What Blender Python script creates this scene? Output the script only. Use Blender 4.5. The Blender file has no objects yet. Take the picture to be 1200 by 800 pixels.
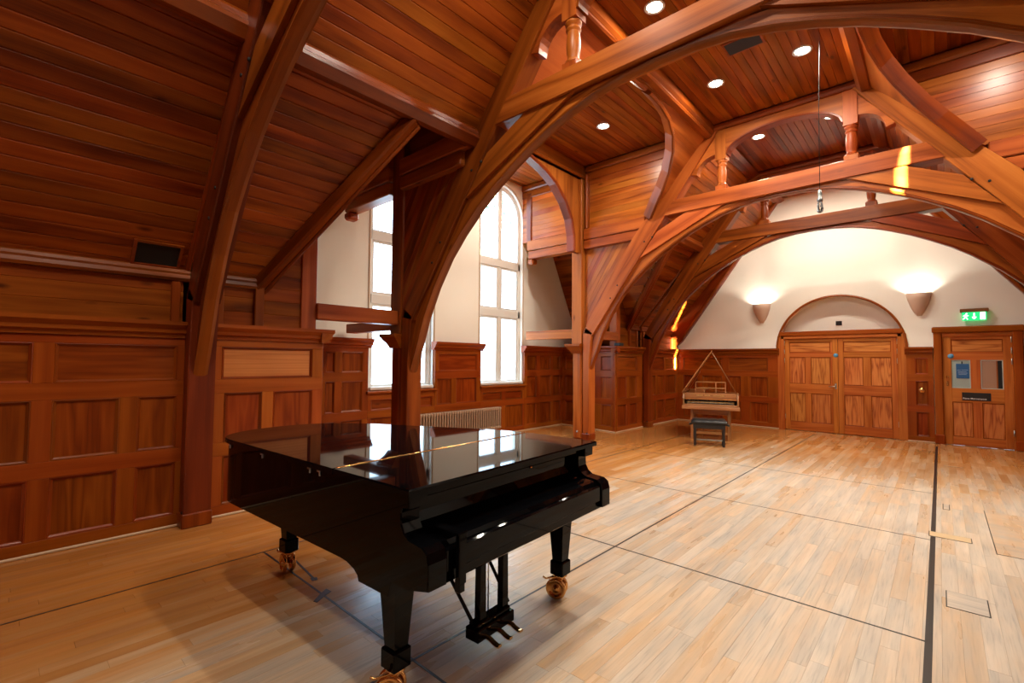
import bpy, bmesh, math, random
from mathutils import Vector, Matrix
random.seed(7)
SC = bpy.context.scene
COL = SC.collection
V = Vector

# ------------------------------------------------------------------ camera, sky, sun, exposure
def make_camera():
    F = V((-0.67222682, 0.73924068, 0.0404266))
    R = V((0.74003795, 0.67251842, 0.00792513))
    U = V((0.02132906, -0.0352447, 0.99915108))
    cd = bpy.data.cameras.new('camera'); cam = bpy.data.objects.new('camera', cd); COL.objects.link(cam)
    cd.sensor_fit = 'HORIZONTAL'; cd.sensor_width = 36.0; cd.lens = 551.40996 / 1200 * 36
    cd.clip_start = 0.05; cd.clip_end = 500
    m = Matrix((R, U, -F)).transposed().to_4x4(); m.translation = V((0, 0, 1.55))
    cam.matrix_world = m
    SC.camera = cam
make_camera()
SC.view_settings.view_transform = 'Standard'; SC.view_settings.look = 'None'
SC.view_settings.exposure = 0.0; SC.view_settings.gamma = 1.0; SC.view_settings.use_curve_mapping = False
SC.cycles.use_denoising = True
SC.cycles.max_bounces = 10; SC.cycles.diffuse_bounces = 5; SC.cycles.glossy_bounces = 5
SC.cycles.transparent_max_bounces = 12; SC.cycles.sample_clamp_indirect = 6.0
SC.cycles.caustics_reflective = False; SC.cycles.caustics_refractive = False

SKY = 11.0          # overcast white sky
SUN = 260.0
LAMP = 57.0        # ceiling downlight watts
LAMP_COL = (1.0, 0.89, 0.74)

w = bpy.data.worlds.new('sky'); SC.world = w; w.use_nodes = True
wn = w.node_tree.nodes; wl = w.node_tree.links
bgn = wn['Background']
tcw = wn.new('ShaderNodeTexCoord'); sx = wn.new('ShaderNodeSeparateXYZ'); wl.new(tcw.outputs['Generated'], sx.inputs[0])
rw = wn.new('ShaderNodeValToRGB'); wl.new(sx.outputs['Z'], rw.inputs[0])
rw.color_ramp.elements[0].position = 0.0; rw.color_ramp.elements[0].color = (0.64, 0.81, 1.0, 1)
rw.color_ramp.elements[1].position = 0.6; rw.color_ramp.elements[1].color = (0.46, 0.70, 1.0, 1)
wl.new(rw.outputs[0], bgn.inputs['Color']); bgn.inputs['Strength'].default_value = SKY

sl = bpy.data.lights.new('sun', 'SUN'); sl.energy = SUN; sl.angle = math.radians(0.5); sl.color = (1.0, 0.90, 0.78)
so = bpy.data.objects.new('sun', sl); COL.objects.link(so)
sd = V((-4.74, 4.25, -6.37 * math.tan(math.radians(6.4)))).normalized()
so.rotation_euler = sd.to_track_quat('-Z', 'Y').to_euler(); so.location = (30, -27, 8)

# ------------------------------------------------------------------ mesh builder
class MB:
    def __init__(s): s.v = []; s.f = []; s.g = []; s.sm = []
    def add(s, vs, fs, gs, smooth=False):
        o = len(s.v); s.v += [tuple(p) for p in vs]; s.g += [tuple(p) for p in gs]
        for f in fs: s.f.append([o + i for i in f]); s.sm.append(smooth)
        return s
def perm(axis):
    return {0: (0, 1, 2), 1: (1, 2, 0), 2: (2, 0, 1)}[axis]
BOXF = [(0, 3, 2, 1), (4, 5, 6, 7), (0, 1, 5, 4), (1, 2, 6, 5), (2, 3, 7, 6), (3, 0, 4, 7)]
def box(mb, lo, hi, grain=None, M=None):
    (x0, y0, z0), (x1, y1, z1) = lo, hi
    P = [V(p) for p in ((x0, y0, z0), (x1, y0, z0), (x1, y1, z0), (x0, y1, z0), (x0, y0, z1), (x1, y0, z1), (x1, y1, z1), (x0, y1, z1))]
    d = (abs(x1 - x0), abs(y1 - y0), abs(z1 - z0))
    a = grain if grain is not None else d.index(max(d))
    pm = perm(a); G = [(p[pm[0]], p[pm[1]], p[pm[2]]) for p in P]
    if M: P = [M @ p for p in P]
    mb.add(P, BOXF, G); return mb
def cbox(mb, lo, hi, c=0.004, grain=None, M=None):
    """box with all edges chamfered"""
    lo, hi = V(lo), V(hi)
    lo, hi = V([min(a, b) for a, b in zip(lo, hi)]), V([max(a, b) for a, b in zip(lo, hi)])
    d = hi - lo; c = min(c, min(d) * 0.4)
    bm = bmesh.new(); vs = {}
    for sx_ in (0, 1):
        for sy_ in (0, 1):
            for sz_ in (0, 1):
                b = V((hi.x if sx_ else lo.x, hi.y if sy_ else lo.y, hi.z if sz_ else lo.z))
                for k in range(3):
                    p = b.copy()
                    for j in range(3):
                        if j != k: p[j] += -c if (sx_, sy_, sz_)[j] else c
                    vs[(sx_, sy_, sz_, k)] = len(mb.v) + len(vs)
    order = list(vs.keys()); P = []
    for (sx_, sy_, sz_, k) in order:
        b = V((hi.x if sx_ else lo.x, hi.y if sy_ else lo.y, hi.z if sz_ else lo.z)); p = b.copy()
        for j in range(3):
            if j != k: p[j] += -c if (sx_, sy_, sz_)[j] else c
        P.append(p)
    bm.free()
    idx = {k: i for i, k in enumerate(order)}; F = []
    cor = [(0, 0), (1, 0), (1, 1), (0, 1)]
    for k in range(3):
        a, b = (k + 1) % 3, (k + 2) % 3
        for s in (0, 1):
            q = []
            for (u, v) in cor:
                t = [0, 0, 0]; t[k] = s; t[a] = u; t[b] = v
                q.append(idx[tuple(t) + (k,)])
            F.append(q if s else q[::-1])
        # edges parallel to k
        for u in (0, 1):
            for v in (0, 1):
                t0 = [0, 0, 0]; t1 = [0, 0, 0]; t0[a] = t1[a] = u; t0[b] = t1[b] = v; t1[k] = 1
                F.append([idx[tuple(t0) + (a,)], idx[tuple(t1) + (a,)], idx[tuple(t1) + (b,)], idx[tuple(t0) + (b,)]])
    for s in [(i, j, k) for i in (0, 1) for j in (0, 1) for k in (0, 1)]:
        F.append([idx[s + (0,)], idx[s + (1,)], idx[s + (2,)]])
    a = grain if grain is not None else list(d).index(max(d))
    pm = perm(a); G = [(p[pm[0]], p[pm[1]], p[pm[2]]) for p in P]
    if M: P = [M @ p for p in P]
    mb.add(P, F, G); return mb
def frame_mat(p0, p1, up=(0, 0, 1)):
    p0, p1 = V(p0), V(p1); x = (p1 - p0).normalized(); up = V(up)
    y = up.cross(x).normalized(); z = x.cross(y).normalized()
    m = Matrix((x, y, z)).transposed().to_4x4(); m.translation = p0
    return m, (p1 - p0).length
def beam(mb, p0, p1, wd, ht, up=(0, 0, 1), c=0.008, oy=0.0, oz=0.0):
    m, L = frame_mat(p0, p1, up)
    cbox(mb, (0, oy - wd / 2, oz - ht / 2), (L, oy + wd / 2, oz + ht / 2), c, 0, m); return mb
def prism(mb, pts, fr, d0, d1, ang=0.0, c=0.0):
    """extrude polygon pts (2D) in frame fr=(origin, eu, ev, en) from d0 to d1; grain runs at angle ang in the uv plane; c bevels the front rim"""
    o, eu, ev, en = [V(q) for q in fr]; n = len(pts); ca, sa = math.cos(ang), math.sin(ang)
    A = sum(pts[i][0] * pts[(i + 1) % n][1] - pts[(i + 1) % n][0] * pts[i][1] for i in range(n))
    sg = 1 if A > 0 else -1
    rings = []
    def ring(d, ins):
        out = []
        for i in range(n):
            p = V(pts[i]); a = (V(pts[i]) - V(pts[i - 1])); b = (V(pts[(i + 1) % n]) - V(pts[i]))
            if ins and a.length > 1e-6 and b.length > 1e-6:
                na = V((-a.y, a.x)).normalized() * sg; nb = V((-b.y, b.x)).normalized() * sg
                h = (na + nb); h = h / max(0.35, h.length_squared / 2) ; p = p + h * ins * 0.5 * 2 / 2
            out.append((p, d))
        return out
    rings.append(ring(d0 + (c if d1 > d0 else -c), 0) if c else ring(d0, 0))
    rings.append(ring(d1, 0))
    if c: rings.insert(0, ring(d0, c))
    P = []; G = []
    for r in rings:
        for p, d in r:
            P.append(o + eu * p.x + ev * p.y + en * d); G.append((p.x * ca + p.y * sa, -p.x * sa + p.y * ca, d))
    F = [list(range(n)), list(range((len(rings) - 1) * n, len(rings) * n))[::-1]]
    for k in range(len(rings) - 1):
        for i in range(n):
            j = (i + 1) % n; F.append([k * n + i, (k + 1) * n + i, (k + 1) * n + j, k * n + j])
    mb.add(P, F, G); return mb
def sweep(mb, prof, path, side, up=None, closed_prof=True, smooth=False, caps=True):
    """profile (a,b) swept on path; side(i) and up(i) give the axes for a and b"""
    n = len(prof); m = len(path); P = []; G = []; L = 0
    for i in range(m):
        if i: L += (V(path[i]) - V(path[i - 1])).length
        s = side(i) if callable(side) else V(side); u = up(i) if callable(up) else V(up)
        for a, b in prof:
            P.append(V(path[i]) + s * a + u * b); G.append((L, a, b))
    F = []
    for i in range(m - 1):
        for k in range(n if closed_prof else n - 1):
            k2 = (k + 1) % n; F.append([i * n + k, i * n + k2, (i + 1) * n + k2, (i + 1) * n + k])
    if closed_prof and caps: F.append(list(range(n))[::-1]); F.append(list(range((m - 1) * n, m * n)))
    mb.add(P, F, G, smooth); return mb
def lathe(mb, prof, o, ax=(0, 0, 1), seg=20, smooth=True):
    ax = V(ax).normalized(); t = V((1, 0, 0)) if abs(ax.x) < 0.9 else V((0, 1, 0))
    e1 = ax.cross(t).normalized(); e2 = ax.cross(e1); o = V(o); P = []; G = []
    for r, h in prof:
        for k in range(seg):
            a = 2 * math.pi * k / seg; P.append(o + ax * h + (e1 * math.cos(a) + e2 * math.sin(a)) * r); G.append((h, r * math.cos(a), r * math.sin(a)))
    F = []
    for i in range(len(prof) - 1):
        for k in range(seg):
            k2 = (k + 1) % seg; F.append([i * seg + k, i * seg + k2, (i + 1) * seg + k2, (i + 1) * seg + k])
    if prof[0][0] > 1e-6: F.append(list(range(seg))[::-1])
    if prof[-1][0] > 1e-6: F.append(list(range((len(prof) - 1) * seg, len(prof) * seg)))
    mb.add(P, F, G, smooth); return mb
def tube(mb, pts, r, seg=8):
    pts = [V(p) for p in pts]; P = []; G = []; L = 0
    for i, p in enumerate(pts):
        d = (pts[min(i + 1, len(pts) - 1)] - pts[max(i - 1, 0)]).normalized()
        t = V((0, 0, 1)) if abs(d.z) < 0.95 else V((1, 0, 0)); e1 = d.cross(t).normalized(); e2 = d.cross(e1)
        if i: L += (p - pts[i - 1]).length
        for k in range(seg):
            a = 2 * math.pi * k / seg; P.append(p + (e1 * math.cos(a) + e2 * math.sin(a)) * r); G.append((L, r * math.cos(a), r * math.sin(a)))
    F = []
    for i in range(len(pts) - 1):
        for k in range(seg):
            k2 = (k + 1) % seg; F.append([i * seg + k, i * seg + k2, (i + 1) * seg + k2, (i + 1) * seg + k])
    F.append(list(range(seg))[::-1]); F.append(list(range((len(pts) - 1) * seg, len(pts) * seg)))
    mb.add(P, F, G, True); return mb
def mesh_of(mb, name):
    me = bpy.data.meshes.new(name); me.from_pydata([tuple(p) for p in mb.v], [], mb.f)
    at = me.attributes.new('grain', 'FLOAT_VECTOR', 'POINT'); at.data.foreach_set('vector', [c for g in mb.g for c in g])
    me.polygons.foreach_set('use_smooth', mb.sm)
    bm = bmesh.new(); bm.from_mesh(me); bmesh.ops.recalc_face_normals(bm, faces=bm.faces); bm.to_mesh(me); bm.free()
    return me
def ob(name, mb, mat, parent=None, **kw):
    o = bpy.data.objects.new(name, mesh_of(mb, name)); COL.objects.link(o)
    o.data.materials.append(mat)
    if parent: o.parent = parent
    for k, v in kw.items(): o[k] = v
    return o
def empty(name, label=None, cat=None, loc=(0, 0, 0), kind=None, group=None, rot=None):
    o = bpy.data.objects.new(name, None); COL.objects.link(o); o.location = loc; o.empty_display_size = 0.1
    if rot: o.rotation_euler = rot
    if label: o['label'] = label
    if cat: o['category'] = cat
    if kind: o['kind'] = kind
    if group: o['group'] = group
    return o
def clone(o, parent, loc=None):
    c = o.copy(); COL.objects.link(c); c.parent = parent
    if loc is not None: c.location = loc
    return c
def tag(o, label, cat, kind=None, group=None):
    o['label'] = label; o['category'] = cat
    if kind: o['kind'] = kind
    if group: o['group'] = group
    return o

# ------------------------------------------------------------------ materials
def new_mat(name):
    m = bpy.data.materials.new(name); m.use_nodes = True
    return m, m.node_tree.nodes, m.node_tree.links, m.node_tree.nodes['Principled BSDF']
def math_node(N, L, op, a, b=None, c=None):
    n = N.new('ShaderNodeMath'); n.operation = op
    for i, v in enumerate((a, b, c)):
        if v is None: continue
        if isinstance(v, (int, float)): n.inputs[i].default_value = v
        else: L.new(v, n.inputs[i])
    return n.outputs[0]
def plain(name, col, rough=0.5, metal=0.0, coat=0.0, spec=0.5, emit=None, es=0.0):
    m, N, L, b = new_mat(name)
    b.inputs['Base Color'].default_value = (*col, 1); b.inputs['Roughness'].default_value = rough; b.inputs['Metallic'].default_value = metal
    b.inputs['Coat Weight'].default_value = coat; b.inputs['Coat Roughness'].default_value = 0.05; b.inputs['Specular IOR Level'].default_value = spec
    if emit: b.inputs['Emission Color'].default_value = (*emit, 1); b.inputs['Emission Strength'].default_value = es
    return m
def rnd_of(N, L):
    oi = N.new('ShaderNodeObjectInfo'); ge = N.new('ShaderNodeNewGeometry')
    s = math_node(N, L, 'ADD', oi.outputs['Random'], ge.outputs['Random Per Island'])
    return math_node(N, L, 'FRACT', math_node(N, L, 'MULTIPLY', s, 7.31))
def wood(name, dark, mid, light, rough=0.32, coat=0.25, var=0.25, ring=9.0, stretch=0.35, across=5.0, knots=True, bump=0.06, spec=0.45):
    m, N, L, b = new_mat(name)
    at = N.new('ShaderNodeAttribute'); at.attribute_name = 'grain'
    r = rnd_of(N, L)
    cv = N.new('ShaderNodeCombineXYZ')
    L.new(math_node(N, L, 'MULTIPLY', r, 41.0), cv.inputs[0]); L.new(math_node(N, L, 'MULTIPLY', r, 17.0), cv.inputs[1]); L.new(math_node(N, L, 'MULTIPLY', r, 29.0), cv.inputs[2])
    va = N.new('ShaderNodeVectorMath'); va.operation = 'ADD'; L.new(at.outputs['Vector'], va.inputs[0]); L.new(cv.outputs[0], va.inputs[1])
    mp = N.new('ShaderNodeMapping'); L.new(va.outputs[0], mp.inputs[0]); mp.inputs['Scale'].default_value = (stretch, across, across)
    n1 = N.new('ShaderNodeTexNoise'); L.new(mp.outputs[0], n1.inputs['Vector']); n1.inputs['Scale'].default_value = 1.0; n1.inputs['Detail'].default_value = 2.5; n1.inputs['Roughness'].default_value = 0.5
    ringv = math_node(N, L, 'PINGPONG', math_node(N, L, 'MULTIPLY', n1.outputs['Fac'], ring), 1.0)
    mp2 = N.new('ShaderNodeMapping'); L.new(va.outputs[0], mp2.inputs[0]); mp2.inputs['Scale'].default_value = (3.0, 140, 140)
    n2 = N.new('ShaderNodeTexNoise'); L.new(mp2.outputs[0], n2.inputs['Vector']); n2.inputs['Scale'].default_value = 1.0; n2.inputs['Detail'].default_value = 3
    n3 = N.new('ShaderNodeTexNoise'); L.new(va.outputs[0], n3.inputs['Vector']); n3.inputs['Scale'].default_value = 1.7; n3.inputs['Detail'].default_value = 2
    f = math_node(N, L, 'ADD', math_node(N, L, 'MULTIPLY', ringv, 0.62), math_node(N, L, 'MULTIPLY', n2.outputs['Fac'], 0.45))
    f = math_node(N, L, 'ADD', f, math_node(N, L, 'MULTIPLY', math_node(N, L, 'SUBTRACT', n3.outputs['Fac'], 0.5), 0.35))
    cr = N.new('ShaderNodeValToRGB'); L.new(f, cr.inputs[0])
    e = cr.color_ramp.elements; e[0].position = 0.12; e[0].color = (*dark, 1); e[1].position = 0.92; e[1].color = (*light, 1)
    em = e.new(0.5); em.color = (*mid, 1)
    hs = N.new('ShaderNodeHueSaturation'); L.new(cr.outputs[0], hs.inputs['Color'])
    L.new(math_node(N, L, 'ADD', 1.0 - var * 0.5, math_node(N, L, 'MULTIPLY', r, var)), hs.inputs['Value'])
    r2 = math_node(N, L, 'FRACT', math_node(N, L, 'MULTIPLY', r, 5.77))
    L.new(math_node(N, L, 'ADD', 0.493, math_node(N, L, 'MULTIPLY', r2, 0.014)), hs.inputs['Hue'])
    out = hs.outputs[0]
    if knots:
        vo = N.new('ShaderNodeTexVoronoi'); mp3 = N.new('ShaderNodeMapping'); L.new(va.outputs[0], mp3.inputs[0]); mp3.inputs['Scale'].default_value = (1.3, 3.4, 3.4)
        L.new(mp3.outputs[0], vo.inputs['Vector']); vo.inputs['Scale'].default_value = 1.0
        kr = N.new('ShaderNodeMapRange'); L.new(vo.outputs['Distance'], kr.inputs[0]); kr.inputs[1].default_value = 0.03; kr.inputs[2].default_value = 0.10; kr.inputs[3].default_value = 0.75; kr.inputs[4].default_value = 0.0
        mx = N.new('ShaderNodeMix'); mx.data_type = 'RGBA'; L.new(kr.outputs[0], mx.inputs['Factor']); L.new(out, mx.inputs['A']); mx.inputs['B'].default_value = (dark[0] * 0.3, dark[1] * 0.25, dark[2] * 0.25, 1)
        out = mx.outputs['Result']
    L.new(out, b.inputs['Base Color'])
    b.inputs['Roughness'].default_value = rough; b.inputs['Coat Weight'].default_value = coat; b.inputs['Coat Roughness'].default_value = 0.18; b.inputs['Specular IOR Level'].default_value = spec
    bp = N.new('ShaderNodeBump'); bp.inputs['Strength'].default_value = bump; bp.inputs['Distance'].default_value = 0.004
    L.new(f, bp.inputs['Height']); L.new(bp.outputs[0], b.inputs['Normal'])
    return m
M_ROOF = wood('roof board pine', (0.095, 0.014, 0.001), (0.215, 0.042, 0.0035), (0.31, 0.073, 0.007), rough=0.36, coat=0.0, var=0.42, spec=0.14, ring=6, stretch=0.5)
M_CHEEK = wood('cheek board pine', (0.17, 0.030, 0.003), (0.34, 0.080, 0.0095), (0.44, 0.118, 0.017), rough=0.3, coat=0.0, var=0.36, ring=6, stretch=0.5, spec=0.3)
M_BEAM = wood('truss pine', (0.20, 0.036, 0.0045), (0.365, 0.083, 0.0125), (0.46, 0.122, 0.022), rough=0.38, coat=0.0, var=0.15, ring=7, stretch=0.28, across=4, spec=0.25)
M_BEAMD = wood('dark and shaded truss pine', (0.085, 0.013, 0.0014), (0.175, 0.032, 0.003), (0.25, 0.054, 0.0065), rough=0.36, coat=0.0, var=0.15, ring=7, stretch=0.28, across=4, spec=0.2)  # dark truss tone; paints shade onto second truss legs, rafters and first post
M_BEAM2 = wood('half shaded truss pine', (0.145, 0.026, 0.003), (0.30, 0.066, 0.008), (0.40, 0.102, 0.016), rough=0.37, coat=0.0, var=0.15, ring=7, stretch=0.28, across=4, spec=0.22)  # same truss pine with the second truss's shade put into the colour
M_TRIM = wood('moulding pine', (0.11, 0.016, 0.0015), (0.195, 0.034, 0.003), (0.27, 0.055, 0.006), rough=0.28, coat=0.04, var=0.12, ring=5, knots=False, spec=0.3)
M_PANEL = wood('wainscot panel pine', (0.135, 0.019, 0.0012), (0.205, 0.036, 0.0025), (0.27, 0.055, 0.005), rough=0.34, coat=0.0, var=0.34, spec=0.2, ring=11, stretch=0.55, across=6)
M_STILE = wood('wainscot frame pine', (0.165, 0.026, 0.002), (0.24, 0.045, 0.0035), (0.29, 0.062, 0.006), rough=0.34, coat=0.0, spec=0.2, var=0.16, ring=6, stretch=0.3, knots=False)
M_DARKEST = wood('darkest truss pine', (0.055, 0.008, 0.001), (0.12, 0.020, 0.0018), (0.18, 0.034, 0.004), rough=0.4, coat=0.0, spec=0.3, var=0.15, ring=6, stretch=0.3, across=5)  # darkest truss tone, for the first truss's legs and rafters
M_BOX = wood('lighter wainscot frame pine', (0.22, 0.042, 0.004), (0.31, 0.068, 0.007), (0.37, 0.092, 0.012), rough=0.34, coat=0.0, spec=0.2, var=0.16, ring=6, stretch=0.3, knots=False)  # lighter frame tone for the wainscot next to the bay
M_LIGHT = wood('pale new panel pine', (0.40, 0.12, 0.022), (0.50, 0.165, 0.034), (0.56, 0.20, 0.05), rough=0.4, coat=0.0, var=0.1, ring=16, stretch=0.15, across=9, knots=False)
M_DOOR = wood('door pine', (0.32, 0.076, 0.010), (0.44, 0.122, 0.019), (0.51, 0.160, 0.030), rough=0.35, coat=0.0, var=0.12, ring=9, stretch=0.4, across=7, knots=False, spec=0.3)
M_DPAN = wood('door panel pine', (0.24, 0.055, 0.009), (0.50, 0.165, 0.036), (0.58, 0.22, 0.055), rough=0.34, coat=0.0, var=0.12, ring=12, stretch=0.8, across=8, knots=False, spec=0.3)
M_HARP = wood('harpsichord walnut', (0.16, 0.060, 0.018), (0.33, 0.135, 0.044), (0.42, 0.19, 0.07), rough=0.35, coat=0.15, var=0.1, ring=5, knots=False)
def floor_mat():
    m, N, L, b = new_mat('worn oak floor')
    at = N.new('ShaderNodeAttribute'); at.attribute_name = 'grain'; r = rnd_of(N, L); ge = N.new('ShaderNodeNewGeometry')
    cv = N.new('ShaderNodeCombineXYZ'); L.new(math_node(N, L, 'MULTIPLY', r, 41.0), cv.inputs[0]); L.new(math_node(N, L, 'MULTIPLY', r, 17.0), cv.inputs[1])
    va = N.new('ShaderNodeVectorMath'); va.operation = 'ADD'; L.new(at.outputs['Vector'], va.inputs[0]); L.new(cv.outputs[0], va.inputs[1])
    mp = N.new('ShaderNodeMapping'); L.new(va.outputs[0], mp.inputs[0]); mp.inputs['Scale'].default_value = (1.4, 26, 26)
    n1 = N.new('ShaderNodeTexNoise'); L.new(mp.outputs[0], n1.inputs['Vector']); n1.inputs['Scale'].default_value = 1; n1.inputs['Detail'].default_value = 4
    # wear: world-space blotches drawn out along the boards, stronger in the middle of the hall
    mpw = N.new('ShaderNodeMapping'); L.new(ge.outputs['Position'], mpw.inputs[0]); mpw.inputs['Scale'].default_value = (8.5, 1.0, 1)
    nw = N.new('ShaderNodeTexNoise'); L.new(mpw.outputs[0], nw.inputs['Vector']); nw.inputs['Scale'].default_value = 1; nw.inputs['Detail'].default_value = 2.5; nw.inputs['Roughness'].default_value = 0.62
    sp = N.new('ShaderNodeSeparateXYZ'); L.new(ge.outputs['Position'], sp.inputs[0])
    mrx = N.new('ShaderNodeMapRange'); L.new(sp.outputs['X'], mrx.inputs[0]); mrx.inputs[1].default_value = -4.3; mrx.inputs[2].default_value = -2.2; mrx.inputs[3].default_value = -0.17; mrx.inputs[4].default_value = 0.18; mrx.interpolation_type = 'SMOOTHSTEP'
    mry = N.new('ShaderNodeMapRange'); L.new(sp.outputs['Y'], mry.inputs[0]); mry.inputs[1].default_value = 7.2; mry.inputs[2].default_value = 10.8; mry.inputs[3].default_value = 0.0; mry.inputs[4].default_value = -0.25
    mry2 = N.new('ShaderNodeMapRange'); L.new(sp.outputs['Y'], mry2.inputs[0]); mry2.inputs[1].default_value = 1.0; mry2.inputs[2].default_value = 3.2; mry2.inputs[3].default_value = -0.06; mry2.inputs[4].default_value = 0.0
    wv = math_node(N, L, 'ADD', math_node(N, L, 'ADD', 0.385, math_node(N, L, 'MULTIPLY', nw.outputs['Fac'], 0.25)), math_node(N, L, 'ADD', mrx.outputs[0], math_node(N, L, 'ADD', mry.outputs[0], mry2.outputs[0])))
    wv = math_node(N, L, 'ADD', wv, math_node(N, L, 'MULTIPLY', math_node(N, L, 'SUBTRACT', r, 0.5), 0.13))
    c1 = N.new('ShaderNodeValToRGB'); L.new(wv, c1.inputs[0]); e = c1.color_ramp.elements
    e[0].position = 0.30; e[0].color = (0.43, 0.165, 0.035, 1); e[1].position = 0.88; e[1].color = (0.50, 0.46, 0.41, 1)
    x = e.new(0.43); x.color = (0.50, 0.22, 0.06, 1); x = e.new(0.57); x.color = (0.60, 0.38, 0.20, 1); x = e.new(0.73); x.color = (0.63, 0.52, 0.40, 1)
    g = N.new('ShaderNodeMapRange'); L.new(n1.outputs['Fac'], g.inputs[0]); g.inputs[1].default_value = 0.3; g.inputs[2].default_value = 0.7; g.inputs[3].default_value = 0.90; g.inputs[4].default_value = 1.07
    hs = N.new('ShaderNodeHueSaturation'); L.new(c1.outputs[0], hs.inputs['Color'])
    L.new(math_node(N, L, 'MULTIPLY', g.outputs[0], math_node(N, L, 'ADD', 0.91, math_node(N, L, 'MULTIPLY', math_node(N, L, 'FRACT', math_node(N, L, 'MULTIPLY', r, 3.7)), 0.16))), hs.inputs['Value'])
    # open dark grain and greyed, worn-through streaks, where the varnish has gone
    mp4 = N.new('ShaderNodeMapping'); L.new(va.outputs[0], mp4.inputs[0]); mp4.inputs['Scale'].default_value = (4.0, 85, 85)
    n4 = N.new('ShaderNodeTexNoise'); L.new(mp4.outputs[0], n4.inputs['Vector']); n4.inputs['Scale'].default_value = 1; n4.inputs['Detail'].default_value = 3
    mp5 = N.new('ShaderNodeMapping'); L.new(va.outputs[0], mp5.inputs[0]); mp5.inputs['Scale'].default_value = (1.6, 9, 9)
    n5 = N.new('ShaderNodeTexNoise'); L.new(mp5.outputs[0], n5.inputs['Vector']); n5.inputs['Scale'].default_value = 1; n5.inputs['Detail'].default_value = 2
    worn = N.new('ShaderNodeMapRange'); L.new(wv, worn.inputs[0]); worn.inputs[1].default_value = 0.52; worn.inputs[2].default_value = 0.68; worn.inputs[3].default_value = 0.12; worn.inputs[4].default_value = 1.0
    gm = N.new('ShaderNodeMapRange'); L.new(n4.outputs['Fac'], gm.inputs[0]); gm.inputs[1].default_value = 0.50; gm.inputs[2].default_value = 0.74; gm.inputs[3].default_value = 0.0; gm.inputs[4].default_value = 0.55
    g5 = N.new('ShaderNodeMapRange'); L.new(n5.outputs['Fac'], g5.inputs[0]); g5.inputs[1].default_value = 0.42; g5.inputs[2].default_value = 0.68; g5.inputs[3].default_value = 0.0; g5.inputs[4].default_value = 0.62
    mg = N.new('ShaderNodeMix'); mg.data_type = 'RGBA'; L.new(math_node(N, L, 'MULTIPLY', g5.outputs[0], worn.outputs[0]), mg.inputs['Factor']); L.new(hs.outputs[0], mg.inputs['A']); mg.inputs['B'].default_value = (0.40, 0.375, 0.33, 1)
    md = N.new('ShaderNodeMix'); md.data_type = 'RGBA'; L.new(math_node(N, L, 'MULTIPLY', math_node(N, L, 'MULTIPLY', gm.outputs[0], worn.outputs[0]), math_node(N, L, 'ADD', 0.35, g5.outputs[0])), md.inputs['Factor']); L.new(mg.outputs['Result'], md.inputs['A']); md.inputs['B'].default_value = (0.16, 0.14, 0.12, 1)
    L.new(md.outputs['Result'], b.inputs['Base Color'])
    rr = N.new('ShaderNodeMapRange'); L.new(wv, rr.inputs[0]); rr.inputs[1].default_value = 0.4; rr.inputs[2].default_value = 0.7; rr.inputs[3].default_value = 0.13; rr.inputs[4].default_value = 0.33
    L.new(rr.outputs[0], b.inputs['Roughness']); b.inputs['Specular IOR Level'].default_value = 0.5
    bp = N.new('ShaderNodeBump'); bp.inputs['Strength'].default_value = 0.06; bp.inputs['Distance'].default_value = 0.003; L.new(n1.outputs['Fac'], bp.inputs['Height']); L.new(bp.outputs[0], b.inputs['Normal'])
    return m
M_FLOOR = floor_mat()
def plaster_mat():
    m, N, L, b = new_mat('cream plaster'); ge = N.new('ShaderNodeNewGeometry')
    n = N.new('ShaderNodeTexNoise'); L.new(ge.outputs['Position'], n.inputs['Vector']); n.inputs['Scale'].default_value = 1.3; n.inputs['Detail'].default_value = 4
    c = N.new('ShaderNodeValToRGB'); L.new(n.outputs['Fac'], c.inputs[0]); c.color_ramp.elements[0].color = (0.80, 0.77, 0.67, 1); c.color_ramp.elements[1].color = (0.85, 0.82, 0.74, 1)
    L.new(c.outputs[0], b.inputs['Base Color']); b.inputs['Roughness'].default_value = 0.7
    n2 = N.new('ShaderNodeTexNoise'); L.new(ge.outputs['Position'], n2.inputs['Vector']); n2.inputs['Scale'].default_value = 60
    bp = N.new('ShaderNodeBump'); bp.inputs['Strength'].default_value = 0.05; bp.inputs['Distance'].default_value = 0.003; L.new(n2.outputs['Fac'], bp.inputs['Height']); L.new(bp.outputs[0], b.inputs['Normal'])
    return m
M_PLAST = plaster_mat()
M_WHITE = plain('white window paint', (0.72, 0.71, 0.66), 0.4)
M_RAD = plain('cream radiator enamel', (0.40, 0.28, 0.19), 0.38)
M_BLACK = plain('black lacquer', (0.002, 0.002, 0.0025), 0.03, coat=0.0, spec=0.1)
M_BLK2 = plain('black satin', (0.012, 0.012, 0.013), 0.35)
M_LEATH = plain('black leather', (0.016, 0.017, 0.018), 0.3)
M_DARK = plain('dark void', (0.012, 0.008, 0.006), 0.8)
M_JOINT = plain('black joint strip', (0.012, 0.010, 0.009), 0.4)
M_BRASS = plain('polished brass', (0.72, 0.40, 0.14), 0.22, 1.0)
M_STEEL = plain('steel', (0.55, 0.55, 0.54), 0.3, 1.0)
M_STEELD = plain('galvanised steel', (0.25, 0.27, 0.27), 0.4, 1.0)
M_WIRE = plain('dull wire', (0.025, 0.024, 0.022), 0.7, spec=0.2)
M_KEYW = plain('ivory key', (0.75, 0.70, 0.58), 0.35)
M_LAMP = plain('lamp lens', (1, 0.95, 0.85), 0.4, emit=(1, 0.93, 0.80), es=40)
M_WPLAST = plain('white plastic', (0.7, 0.68, 0.62), 0.4)
M_SCONCE = plain('sconce plaster', (0.60, 0.42, 0.31), 0.6)
M_BLUE = plain('blue sign paint', (0.10, 0.30, 0.50), 0.4)
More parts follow.
